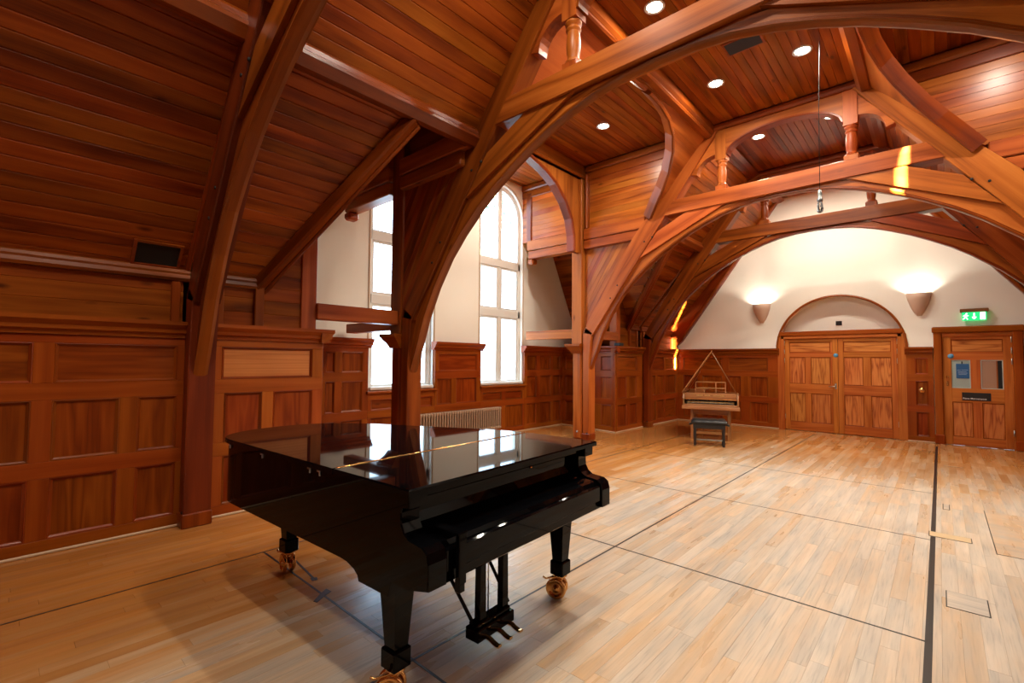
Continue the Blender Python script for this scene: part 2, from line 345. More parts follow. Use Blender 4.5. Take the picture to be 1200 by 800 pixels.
M_POST = plain('blue print', (0.02, 0.10, 0.26), 0.35)
M_PINK = plain('pale print line', (0.35, 0.45, 0.60), 0.4)
M_GOLD = plain('gilding', (0.75, 0.52, 0.20), 0.35, 1.0)
M_GREY = plain('grey card', (0.45, 0.48, 0.44), 0.5)
M_COPPER = plain('copper pane reflection', (0.50, 0.25, 0.16), 0.45)  # reflection in the single door's right pane, put in as flat colour
M_GRN = plain('exit green', (0.01, 0.35, 0.10), 0.4, emit=(0.02, 0.75, 0.22), es=1.1)
M_EXW = plain('exit white', (0.8, 0.9, 0.8), 0.4, emit=(0.75, 1.0, 0.80), es=2.2)
M_PALE = plain('sandy skirting', (0.56, 0.40, 0.25), 0.4)
M_SCRUB = plain('pale scrubbed oak', (0.62, 0.45, 0.25), 0.4)
M_TANB = plain('tan painted bead', (0.50, 0.34, 0.20), 0.45)
M_TEXT = plain('white lettering', (0.75, 0.75, 0.75), 0.5)
M_LEAF = plain('pale leaves', (0.20, 0.26, 0.16), 0.6)
def glass_mat():
    m, N, L, b = new_mat('window glass'); N.remove(b); o = N['Material Output']
    t = N.new('ShaderNodeBsdfTransparent'); t.inputs[0].default_value = (0.93, 0.96, 0.96, 1); g = N.new('ShaderNodeBsdfGlossy'); g.inputs['Roughness'].default_value = 0.02
    lw = N.new('ShaderNodeFresnel'); lw.inputs[0].default_value = 1.45; mx = N.new('ShaderNodeMixShader')
    gg = N.new('ShaderNodeNewGeometry'); L.new(math_node(N, L, 'MULTIPLY', lw.outputs[0], math_node(N, L, 'SUBTRACT', 1.0, gg.outputs['Backfacing'])), mx.inputs[0]); L.new(t.outputs[0], mx.inputs[1]); L.new(g.outputs[0], mx.inputs[2]); L.new(mx.outputs[0], o.inputs[0])
    return m
M_GLASS = glass_mat()
def screen_mat():
    m, N, L, b = new_mat('white blind cloth'); N.remove(b); o = N['Material Output']
    d = N.new('ShaderNodeBsdfDiffuse'); d.inputs[0].default_value = (0.7, 0.68, 0.62, 1); t = N.new('ShaderNodeBsdfTranslucent'); t.inputs[0].default_value = (0.012, 0.011, 0.010, 1)
    a = N.new('ShaderNodeAddShader'); L.new(d.outputs[0], a.inputs[0]); L.new(t.outputs[0], a.inputs[1]); L.new(a.outputs[0], o.inputs[0])
    return m
M_SCREEN = screen_mat()

# ------------------------------------------------------------------ hall dimensions
CX = -1.72                     # centre line of the hall
XW = -5.25                     # face of the left wainscot
XO = -6.95                     # outer wall behind the window bay
XO2 = 2 * CX - XO              # its mirror on the right
XW2 = 2 * CX - XW
YE = 12.48                     # end wall
YB = -3.0
ZF, ZC = 2.34, 5.45            # roof slope foot and flat ceiling
XF, XT = -5.42, -2.77          # roof slope from foot to top
SL = (ZC - ZF) / (XT - XF)
TY = (1.2, 3.6, 7.85, 10.4)    # front faces of the four trusses
TD = 0.22
NS = 0.03                      # roof board thickness

# ------------------------------------------------------------------ outer shell walls with arched window openings
def arch_wall(mb, openings, u0, u1, z0, z1, pos, nrm, thick, n=20):
    """plane wall; pos(u,z)->point, openings (ua,ub,zs,zspring): arched head; reveals run by nrm*thick"""
    P = []; F = []
    def q(pts):
        o = len(P); P.extend(pts); F.append(list(range(o, o + len(pts))))
    edge = u0; nr = V(nrm) * thick
    for (ua, ub, zs, zp) in sorted(openings):
        q([pos(edge, z0), pos(ua, z0), pos(ua, z1), pos(edge, z1)])
        if zs > z0: q([pos(ua, z0), pos(ub, z0), pos(ub, zs), pos(ua, zs)]); q([pos(ua, zs), pos(ub, zs), pos(ub, zs) + nr, pos(ua, zs) + nr])
        R = (ub - ua) / 2; c = (ua + ub) / 2
        ar = [(c - R * math.cos(math.pi * i / n), zp + R * math.sin(math.pi * i / n)) for i in range(n + 1)]
        for i in range(n):
            a, b = ar[i], ar[i + 1]
            q([pos(*a), pos(*b), pos(b[0], z1), pos(a[0], z1)]); q([pos(*a), pos(*b), pos(*b) + nr, pos(*a) + nr])
        for u in (ua, ub): q([pos(u, zs), pos(u, zp), pos(u, zp) + nr, pos(u, zs) + nr])
        edge = ub
    q([pos(edge, z0), pos(u1, z0), pos(u1, z1), pos(edge, z1)])
    mb.add(P, F, [(p.x, p.y, p.z) for p in P]); return mb
WIN = ((4.15, 5.46, 1.05, 4.70), (6.66, 7.97, 1.05, 4.70))
for nm, X, nx, lb in (('wall_left', XO, -1, 'cream plastered outer wall pierced by two tall arched windows'), ('wall_right', XO2, 1, 'cream plastered outer wall of the bay across the hall')):
    o = ob(nm, arch_wall(MB(), WIN, YB, 12.9, 0.0, 5.62, lambda u, z, X=X: V((X, u, z)), (nx, 0, 0), 0.25), M_PLAST)
    tag(o, lb, 'wall', 'structure')
    mbb = arch_wall(MB(), WIN, YB, 12.9, 0.0, 5.62, lambda u, z, X=X, nx=nx: V((X + nx * 0.26, u, z)), (0, 0, 0), 0)
    ob('outer_leaf', mbb, M_PLAST, o)
we = empty('wall_end', 'cream plastered gable wall with panelled dado at the far end of the hall', 'wall', kind='structure')
ob('plaster', arch_wall(MB(), ((-2.84, -0.50, 0.0, 1.86),), -7.2, 3.8, 0.0, 5.62, lambda u, z: V((u, YE, z)), (0, 1, 0), 0.24, 32), M_PLAST, we)
ob('tympanum', box(MB(), (-3.0, YE + 0.22, 0), (-0.4, YE + 0.32, 3.3)), M_PLAST, we)
# plain timber bead round the arched recess
pth = [V((-1.67 + 1.175 * math.cos(a), YE, 1.86 + 1.175 * math.sin(a))) for a in [math.pi * i / 40 for i in range(41)]]
sweep_prof = [(-0.02, 0), (-0.02, -0.03), (0.0, -0.04), (0.025, -0.03), (0.025, 0)]
ob('arch_bead', sweep(MB(), sweep_prof, pth, lambda i: V((math.cos(math.pi * i / 40), 0, math.sin(math.pi * i / 40))), V((0, 1, 0))), M_STILE, we)
wb = tag(ob('wall_back', box(MB(), (-7.2, YB - 0.1, 0), (3.8, YB, 5.62)), M_PANEL), 'plain wood-lined wall behind the camera', 'wall', 'structure')
tag(ob('roof', box(MB(), (-7.3, YB - 0.2, 5.62), (3.9, 13.2, 5.75)), M_DARK), 'dark roof deck above the boarded ceiling', 'roof', 'structure')
tag(ob('slab', box(MB(), (-7.3, YB - 0.2, -0.25), (3.9, 13.2, -0.03)), M_DARK), 'dark sub-floor below the boards', 'floor', 'structure')

# ------------------------------------------------------------------ floor of narrow boards
CAMF = V((-0.67222682, 0.73924068, 0.0404266)); CAMR = V((0.74003795, 0.67251842, 0.00792513)); CAMU = V((0.02132906, -0.0352447, 0.99915108))
def size_in_view(x, y):
    d = V((x, y, -1.55)); z = d.dot(CAMF)
    if z < 0.3: return 0
    px, py = 551.4 * d.dot(CAMR) / z, -551.4 * d.dot(CAMU) / z
    return 1.0 / z ** 3 if abs(px) < 640 and abs(py) < 430 else 0
fl = empty('floor', 'worn strip-board floor with thin black joint lines across the hall', 'floor', kind='structure')
JX = (-4.05, -2.05, -0.08); JY = (3.56, 5.61, 7.62)
planks = []
rg = random.Random(3)
BW = 0.0855
i = 0; x = XO
while x < XO2 - 0.01:
    y = -1.6 if x > -5.6 else 2.0
    y -= rg.random() * 0.9
    while y < 12.75:
        ln = 0.55 + rg.random() * 1.0; y1 = min(y + ln, 12.76)
        planks.append((x, min(x + BW, XO2), y, y1)); y = y1
    x += BW
def plank_box(mb, x0, x1, y0, y1, zj):
    c = 0.0009
    P = [(x0, y0, -0.03), (x1, y0, -0.03), (x1, y1, -0.03), (x0, y1, -0.03),
         (x0, y0, zj - 0.0015), (x1, y0, zj - 0.0015), (x1, y1, zj - 0.0015), (x0, y1, zj - 0.0015),
         (x0 + c, y0 + c, zj), (x1 - c, y0 + c, zj), (x1 - c, y1 - c, zj), (x0 + c, y1 - c, zj)]
    F = [(8, 9, 10, 11), (4, 5, 9, 8), (5, 6, 10, 9), (6, 7, 11, 10), (7, 4, 8, 11), (0, 1, 5, 4), (1, 2, 6, 5), (2, 3, 7, 6), (3, 0, 4, 7)]
    mb.add([V(p) for p in P], F, [(p[1], p[0], p[2]) for p in P])
rank = sorted(range(len(planks)), key=lambda k: -size_in_view((planks[k][0] + planks[k][1]) / 2, (planks[k][2] + planks[k][3]) / 2) * (planks[k][3] - planks[k][2]))
near = set(rank[:300]); rest = MB()
for k, p in enumerate(planks):
    zj = -rg.random() * 0.0004
    if k in near:
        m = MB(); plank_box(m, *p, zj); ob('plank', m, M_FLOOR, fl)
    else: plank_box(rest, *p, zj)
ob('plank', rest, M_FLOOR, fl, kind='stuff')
for jx, wd in zip(JX, (0.012, 0.014, 0.034)):
    ob('joint_strip', box(MB(), (jx - wd / 2, -1.5, -0.01), (jx + wd / 2, 12.0, 0.0012)), M_JOINT, fl)
for jy, wd in zip(JY, (0.013, 0.009, 0.008)):
    ob('joint_strip', box(MB(), (JX[0] if jy > 7 else -3.4, jy - wd / 2, -0.01), (JX[2], jy + wd / 2, 0.0012)), M_JOINT, fl)
ob('joint_strip', box(MB(), (JX[0], 11.1, -0.01), (JX[2], 11.108, 0.0012)), M_JOINT, fl)
ob('joint_strip', box(MB(), (JX[0], 1.505, -0.01), (-0.6, 1.519, 0.0012)), M_JOINT, fl)

# ------------------------------------------------------------------ wainscot
ROWS = ((0.11, 0.59), (0.72, 1.205), (1.34, 1.665))
CORN = [(0, 1.735), (0.018, 1.735), (0.022, 1.765), (0.05, 1.78), (0.056, 1.81), (0.085, 1.84), (0.095, 1.85), (0.095, 1.885), (0, 1.885)]
def wainscot(par, o, d, Ln, rows, nrm, cornice=True, ztop=1.735, skirt=True, zbase=0.0, rowz=ROWS, ends=(0.0, 0.0), mp=None, mf=None, mtop=None):
    """o origin xy, d direction xy, nrm room-side normal xy; rows: list of panel (u0,u1) lists bottom to top"""
    d = V((d[0], d[1], 0)).normalized(); nn = V((nrm[0], nrm[1], 0)).normalized()
    M = Matrix((d, nn, V((0, 0, 1)))).transposed().to_4x4(); M.translation = V((o[0], o[1], 0))
    T = 0.028; mp = mp or M_PANEL; mf = mf or M_STILE
    ob('backing', box(MB(), (0, -0.06, zbase), (Ln, -T - 0.012, ztop), 0, M), M_PANEL, par)
    zz = [zbase] + [v for r in rowz[:len(rows)] for v in r] + [ztop]
    for k in range(0, len(zz), 2):
        if zz[k + 1] - zz[k] > 0.005: ob('rail', cbox(MB(), (0, -T - 0.012, zz[k]), (Ln, 0, zz[k + 1]), 0.003, 0, M), mf, par)
    for (z0, z1), pans in zip(rowz, rows):
        e = 0.0
        for (a, b) in list(pans) + [(Ln, None)]:
            if a - e > 0.004: ob('stile', cbox(MB(), (e, -T - 0.012, z0), (a, -0.0006, z1), 0.003, 2, M), mf, par)
            if b is None: break
            e = b
            g = 0 if (b - a) > 1.25 * (z1 - z0) else 2
            m = MB(); box(m, (a, -T - 0.011, z0), (b, -T + 0.004, z1), g, M); ob('panel', m, mtop if (mtop and z0 > 1.2) else mp, par)
            m = MB(); w_ = 0.026
            prof = [(0, -0.014), (0, 0.004), (0.007, 0.006), (0.013, -0.003), (0.020, -0.008), (w_, -0.014)]
            # mitred moulding ring
            P = []; G = []
            cs = [(a, z0, 1, 1), (b, z0, -1, 1), (b, z1, -1, -1), (a, z1, 1, -1)]
            for (u, z, su, sz) in cs:
                for (t, h) in prof: P.append(M @ V((u + su * t, h - T + 0.014 + 0.006, z + sz * t))); G.append((u + z, t, h))
            n = len(prof); F = []
            for c_ in range(4):
                c2 = (c_ + 1) % 4
                for k in range(n - 1): F.append([c_ * n + k, c_ * n + k + 1, c2 * n + k + 1, c2 * n + k])
            m.add(P, F, G); ob('panel_moulding', m, M_TRIM, par)
    if cornice:
        m = MB(); prof = [(a, z) for a, z in CORN]
        pth_ = [V((o[0], o[1], 0)) + d * (-ends[0]), V((o[0], o[1], 0)) + d * (Ln + ends[1])]
        sweep(m, [(-0.06, 1.735), (-0.06, 1.885)][:1] + prof + [(-0.06, 1.885)], pth_, nn, V((0, 0, 1)))
        ob('cornice', m, mf, par)
    if skirt: ob('skirting', cbox(MB(), (0, -0.002, 0), (Ln, 0.018, 0.022), 0.006, 0, M), M_PALE, par)
# left wall, camera side of the window bay
wl1 = empty('wall_left', 'red-brown panelled wainscot wall left of the piano beside the first roof truss', 'wall', kind='structure')
low = [(-2.9 + 0.0, 0), ]
def shift(lst, y0): return [(a - y0, b - y0) for a, b in lst]
y0 = YB
lowc = [(-2.8, -2.4), (-2.25, -1.85), (-1.7, -1.3), (-1.18, -0.76), (-0.64, -0.46), (-0.34, 0.205), (0.325, 0.745), (0.865, 1.16)]
topc = [(-2.8, -1.85), (-1.7, -0.76), (-0.64, 0.205), (0.325, 1.15)]
wainscot(wl1, (XW, y0), (0, 1), 1.215 - y0, [shift(lowc, y0), shift(lowc, y0), shift(topc, y0)], (1, 0))
y0 = 1.40
wainscot(wl1, (XW, y0), (0, 1), 2.545 - y0, [shift([(1.545, 1.90), (2.01, 2.43)], y0)] * 2 + [shift([(1.515, 2.425)], y0)], (1, 0), ends=(0, 0.08), mf=M_BOX, mtop=M_LIGHT)
# return into the window bay (faces the bay) and top ledge
ob('end_panel', box(MB(), (XO, 2.50, 0), (XW - 0.05, 2.545, 1.735), 2), M_PANEL, wl1)
ob('ledge', box(MB(), (XO, YB, 1.87), (XW, 2.545, 1.887), 1), M_STILE, wl1)
m = MB(); sweep(m, [(-0.06, 1.735)] + CORN + [(-0.06, 1.885)], [V((XO, 2.545, 0)), V((XW + 0.09, 2.545, 0))], V((0, 1, 0)), V((0, 0, 1))); ob('cornice', m, M_STILE, wl1)
# far side of the bay and on to the end wall
wl2 = empty('wall_left', 'panelled wainscot wall between the window bay and the far gable wall', 'wall', kind='structure')
y0 = 9.13
wainscot(wl2, (XW, y0), (0, 1), 10.42 - y0, [shift([(9.25, 9.64), (9.76, 10.12)], y0)] * 2 + [shift([(9.25, 10.12)], y0)], (1, 0), ends=(0.08, 0))
y0 = 10.62
wainscot(wl2, (XW, y0), (0, 1), YE - y0, [shift([(10.8, 11.1), (11.2, 11.6), (11.7, 12.3)], y0)] * 2 + [shift([(10.8, 11.6), (11.7, 12.3)], y0)], (1, 0))
dx, dy = -1.7, 0.30
wainscot(wl2, (XW, 9.13), (dx, dy), math.hypot(dx, dy) - 0.02, [[(0.12, 0.42), (0.60, 1.0), (1.12, 1.55)]] * 2 + [[(0.12, 0.42), (0.60, 1.0), (1.12, 1.55)]], (dy, -abs(dx)) if False else (-0.17, -0.985), ends=(0.08, 0))
ob('ledge', box(MB(), (XO, 9.2, 1.87), (XW, YE, 1.887), 1), M_STILE, wl2)
# bay outer wall wainscot (three tall pieces, and low ones below the two windows)
wl3 = empty('wall_left', 'panelled wainscot under and between the two arched windows behind the radiator', 'wall', kind='structure')
XB = XO + 0.07
def bay(y0, y1, rows, **k): wainscot(wl3, (XB, y0), (0, 1), y1 - y0, [shift(r, y0) for r in rows], (1, 0), **k)
a = [(2.75, 3.25), (3.38, 3.53), (3.64, 4.0)]
bay(2.55, 4.10, [a, a, a], ends=(0, 0.05))
a = [(5.52, 5.87), (5.99, 6.52)]
bay(5.47, 6.64, [a, a, [(5.55, 6.52)]], ends=(0.05, 0.05))
a = [(8.08, 8.42), (8.55, 8.95), (9.05, 9.33)]
bay(7.99, 9.42, [a, a, a], ends=(0.05, 0))
for (ya, yb) in ((4.10, 5.47), (6.64, 7.99)):
    h = (yb - ya) / 2
    pr = [(ya + 0.06, ya + h - 0.06), (ya + h + 0.06, yb - 0.06)]
    bay(ya, yb, [pr, pr], cornice=False, ztop=1.0, rowz=((0.11, 0.59), (0.71, 0.89)))
    m = MB(); sweep(m, [(-0.1, 0.985), (0.035, 0.985), (0.05, 1.0), (0.05, 1.02), (0.04, 1.03), (-0.1, 1.03)], [V((XB, ya - 0.03, 0)), V((XB, yb + 0.03, 0))], V((1, 0, 0)), V((0, 0, 1)))
    ob('sill_board', m, M_STILE, wl3)
# end wall dado
y0 = -5.22
def endw(x0, x1, rows, **k): wainscot(we, (x0, YE - 0.03), (1, 0), x1 - x0, [shift(r, x0) for r in rows], (0, -1), **k)
endw(-5.27, -2.83, [[(-5.1, -4.72), (-4.6, -4.1), (-3.95, -3.66), (-3.46, -3.05)], [(-5.1, -4.72), (-4.6, -4.1), (-3.95, -3.66), (-3.46, -3.05)], [(-5.1, -4.1), (-3.95, -3.05)]], ends=(0, 0.03))
endw(-0.51, -0.10, [[(-0.37, -0.18)]] * 3, ends=(0.02, 0.0))
endw(1.12, 1.80, [[(1.22, 1.45), (1.55, 1.72)]] * 3)
# right wall, out of the picture: plain panelled ledge wall
wr = empty('wall_right', 'plain wooden wainscot wall on the right side of the hall', 'wall', kind='structure')
for ya, yb in ((YB, 2.54), (9.13, YE)):
    ob('backing', box(MB(), (XW2, ya, 0), (XO2, yb, 1.885), 1), M_PANEL, wr)
ob('backing', box(MB(), (XO2 - 0.07, 2.54, 0), (XO2, 9.13, 1.0), 1), M_PANEL, wr)

# ------------------------------------------------------------------ roof boards
def slope_pt(s, n, y, side):
    """s metres up the slope from its foot, n metres off the boards into the hall"""
    L = math.hypot(XT - XF, ZC - ZF); ex, ez = (XT - XF) / L, (ZC - ZF) / L
    x = XF + ex * s + ez * n; z = ZF + ez * s - ex * n
    if side > 0: x = 2 * CX - x
    return V((x, y, z))
SLEN = math.hypot(XT - XF, ZC - ZF)
def s_of_z(z): return (z - ZF) / (ZC - ZF) * SLEN
def slope_board(par, side, s0, s1, ya, yb, ya2=None, yb2=None):
    """ya..yb at s0, ya2..yb2 at s1; V-grooved edges"""
    ya2 = ya if ya2 is None else ya2; yb2 = yb if yb2 is None else yb2
    c = 0.007; prof = [(0, -NS), (0, -c), (c, 0), (s1 - s0 - c, 0), (s1 - s0, -c), (s1 - s0, -NS)]
    P = []; G = []
    for e in (0, 1):
        for (t, n) in prof:
            f = t / (s1 - s0); y = (ya + (ya2 - ya) * f) if e == 0 else (yb + (yb2 - yb) * f)
            P.append(slope_pt(s0 + t, n, y, side)); G.append((y, t, n))
    n = len(prof); F = [list(range(n)), list(range(n, 2 * n))] + [[k, (k + 1) % n, n + (k + 1) % n, n + k] for k in range(n)]
    m = MB().add(P, F, G); return ob('board', m, M_ROOF, par)
CYB = 5.95                                       # middle of the window bay
VA, VB = (1.87, ZF), (2.78, 4.05)                # valley foot and top on the camera side (y, z)
def valley_y(z): return VA[0] + (z - VA[1]) * (VB[0] - VA[0]) / (VB[1] - VA[1])
S_P = s_of_z(4.10)                               # purlin
names = {-1: 'left', 1: 'right'}
for side in (-1, 1):
    for bayn, (ya, yb) in enumerate(((YB, TY[0] + 0.05), (TY[0] + TD - 0.05, TY[1] + 0.05), (TY[2] + TD - 0.05, TY[3] + 0.05), (TY[3] + TD - 0.05, YE))):
        lab = ('sloping boarded ceiling at the %s nearest the camera' % names[side], 'sloping boarded ceiling on the %s between the first two trusses' % names[side],
               'sloping boarded ceiling on the %s beyond the window bay' % names[side], 'sloping boarded ceiling on the %s against the end gable' % names[side])[bayn]
        par = empty('ceiling', lab, 'ceiling', kind='structure')
        s = 0.0; k = 0
        while s < SLEN - 0.01:
            s1 = min(s + 0.1203, SLEN); za = ZF + (ZC - ZF) * s / SLEN; zb = ZF + (ZC - ZF) * s1 / SLEN
            a0 = a1 = ya; b0 = b1 = yb
            if (za + zb) / 2 < 4.06:
                if bayn == 1: b0, b1 = min(yb, valley_y(za)), min(yb, valley_y(zb))
                if bayn == 2: a0, a1 = max(ya, 2 * CYB - valley_y(za)), max(ya, 2 * CYB - valley_y(zb))
            slope_board(par, side, s, s1, a0, b0, a1, b1); s = s1
        # purlin, top moulding, foot moulding
        L_ = [(-0.11, -0.01), (-0.11, 0.05), (-0.085, 0.075), (-0.085, 0.105), (-0.055, 0.13), (0.045, 0.13), (0.07, 0.11), (0.07, 0.08), (0.10, 0.055), (0.11, 0.03), (0.11, -0.01)]
        def run(prof, sc, y_a, y_b, nm, mat):
            P = []; G = []
            for e, y in enumerate((y_a, y_b)):
                for (t, n) in prof: P.append(slope_pt(sc + t, n, y, side)); G.append((y, t, n))
            n = len(prof); F = [list(range(n)), list(range(n, 2 * n))] + [[q, (q + 1) % n, n + (q + 1) % n, n + q] for q in range(n)]
            return ob(nm, MB().add(P, F, G), mat, par)
        run(L_, S_P, ya - 0.03, yb + 0.03, 'purlin', M_TRIM)
        run([(-0.12, -0.01), (-0.12, 0.03), (-0.07, 0.055), (-0.02, 0.10), (0.06, 0.12), (0.06, -0.01)], SLEN - 0.02, ya, yb, 'ceiling_moulding', M_TRIM)
        fa, fb = ya, yb
        if bayn == 1: fb = 1.90
        if bayn == 2: fa = 10.0
        run([(-0.02, -0.02), (-0.03, 0.05), (0.0, 0.085), (0.03, 0.08), (0.05, 0.05), (0.07, 0.045), (0.085, 0.02), (0.085, -0.02)], 0.0, fa, fb, 'foot_moulding', M_BEAMD)
        for yy, off in ((ya + 0.02, 1), (yb - 0.02, -1)):       # beads along the trusses
            if side < 0 and bayn < 3 or yy < YE - 0.1:
                pa, pb = slope_pt(0.05, 0.0, yy, side), slope_pt(SLEN - 0.05, 0.0, yy, side)
                if bayn == 1 and off < 0: pa = slope_pt(S_P, 0, yy, side)
                if bayn == 2 and off > 0: pa = slope_pt(S_P, 0, yy, side)
                ob('bead', beam(MB(), pa, pb, 0.05, 0.05, up=(0, 1, 0), c=0.018), M_TRIM, par)
# frieze below the slopes, on the ledge
fr = empty('wall_left', 'boarded frieze strip above the wainscot cornice on the left', 'wall', kind='structure')
XFR = -5.40
def frieze(ya, yb, za, zb, ends=True):
    z = za; k = 0
    while z < zb - 0.005:
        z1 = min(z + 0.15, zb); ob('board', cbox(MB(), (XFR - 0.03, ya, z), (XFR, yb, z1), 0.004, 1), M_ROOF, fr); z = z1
frieze(YB, 1.21, 1.885, 2.32); frieze(1.40, 1.86, 1.885, 2.32); frieze(10.02, 10.42, 1.885, 2.32); frieze(10.6, YE, 1.885, 2.32)
for y in (-1.2, 1.11, 1.48, 10.35, 10.68, 12.35): ob('stile', cbox(MB(), (XFR - 0.01, y, 1.885), (XFR + 0.035, y + 0.07, 2.31), 0.004, 2), M_STILE, fr)
for sgn in (0, 1):
    def yy(v): return v if sgn == 0 else 2 * CYB - v
    def rng(a_, b_): return (min(yy(a_), yy(b_)), max(yy(a_), yy(b_)))
    z = 1.885
    while z < 3.2:                                # boards in the triangle below the valley
        z1 = z + 0.145; yl = max(1.93, valley_y(z) - 0.02)
        a_, b_ = rng(yl, 2.345)
        if b_ - a_ > 0.03: ob('board', cbox(MB(), (XFR - 0.03, a_, z), (XFR, b_, z1), 0.004, 1), M_ROOF, fr)
        z = z1
    a_, b_ = rng(1.84, 1.93); ob('stile', cbox(MB(), (XFR - 0.02, a_, 1.885), (XFR + 0.05, b_, 2.42), 0.006, 2), M_STILE, fr)
    a_, b_ = rng(2.335, 2.51); ob('corner_post', cbox(MB(), (XFR - 0.14, a_, 1.885), (XFR + 0.03, b_, 3.45), 0.006, 2), M_BEAM, fr)
    # valley rafter with its mouldings
    p0, p1 = V((XF - 0.03, yy(VA[0]), ZF - 0.02)), V((-3.93, yy(VB[0] + 0.02), 4.03))
    m = MB(); beam(m, p0, p1, 0.15, 0.13, c=0.02, oz=-0.02); beam(m, p0 + V((0, 0.05 * (1 - 2 * sgn), -0.06)), p1 + V((0, 0.05 * (1 - 2 * sgn), -0.06)), 0.05, 0.10, c=0.015)
    ob('valley_rafter', m, M_TRIM, fr)
# soffits of the cross gable
for sgn in (0, 1):
  for side in (-1, 1):
    def yy(v): return v if sgn == 0 else 2 * CYB - v
    par = empty('ceiling', 'dark boarded slope closing the window bay, %s end on the %s' % (('camera', 'far')[sgn], names[side]), 'ceiling', kind='structure')
    z = 1.885; k = (VB[0] - VA[0]) / (VB[1] - VA[1])
    while z < 5.5:
        z1 = min(z + 0.15, 5.5); P = []; G = []
        xin = XF if z < 2.3 else min(-3.93, XF + (z - ZF) / SL)
        def mx(x): return x if side < 0 else 2 * CX - x
        for x in (XO, xin):
            for (zz_, off) in ((z, 0), (z1, 0), (z1, 0.03), (z, 0.03)):
                y = VA[0] + (zz_ - VA[1]) * k - off; P.append(V((mx(x), yy(y), zz_))); G.append((x, zz_, off))
        m = MB().add(P, BOXF if False else [(0, 1, 2, 3), (4, 5, 6, 7), (0, 1, 5, 4), (1, 2, 6, 5), (2, 3, 7, 6), (3, 0, 4, 7)], G)
        ob('board', m, M_ROOF, par); z = z1

# ------------------------------------------------------------------ flat ceilings
def flat(label, x0, x1, y0, y1, z, bw):
    par = empty('ceiling', label, 'ceiling', kind='structure'); n = max(1, round((x1 - x0) / bw)); b = (x1 - x0) / n
    for k in range(n):
        P = []; G = []; c = 0.005
        for y in (y0, y1):
            for (t, h) in ((0, 0.03), (0, c), (c, 0), (b - c, 0), (b, c), (b, 0.03)): P.append(V((x0 + k * b + t, y, z + h))); G.append((y, t, h))
        m = MB().add(P, [list(range(6)), list(range(6, 12))] + [[q, (q + 1) % 6, 6 + (q + 1) % 6, 6 + q] for q in range(6)], G)
        ob('board', m, M_ROOF, par)
    return par
XT2 = 2 * CX - XT
for (ya, yb, lb) in ((YB, TY[0] + 0.1, 'nearest the camera'), (TY[0] + 0.1, TY[1] + 0.1, 'between the first and second trusses'), (TY[1] + 0.1, TY[2] + 0.1, 'between the second and third trusses'),
                     (TY[2] + 0.1, TY[3] + 0.1, 'between the third and fourth trusses'), (TY[3] + 0.1, YE, 'against the end gable')):
    flat('flat boarded ceiling strip ' + lb, XT, XT2, ya, yb, ZC, 0.10)
ZD = 5.50
for side in (-1, 1):
    xa, xb = (XO, XT + 0.02) if side < 0 else (XT2 - 0.02, XO2)
    par = flat('flat boarded ceiling of the window bay on the %s' % names[side], xa, xb, TY[1] + 0.01, TY[2] + 0.20, ZD, 0.12)
    xh = XT if side < 0 else XT2
    m = MB(); beam(m, (xh, TY[1], 5.40), (xh, TY[2] + 0.1, 5.40), 0.20, 0.20, c=0.03); beam(m, (xh, TY[1], 5.29), (xh, TY[2] + 0.1, 5.29), 0.13, 0.07, c=0.02)
    ob('header_beam', m, M_TRIM, par)
    xh = -5.35 if side < 0 else 2 * CX + 5.35
    m = MB(); beam(m, (xh, TY[1], 5.38), (xh, TY[2] + 0.1, 5.38), 0.20, 0.30, c=0.02); beam(m, (xh, TY[1], 5.26), (xh, TY[2] + 0.1, 5.26), 0.24, 0.06, c=0.02)
    ob('header_beam', m, M_TRIM, par)

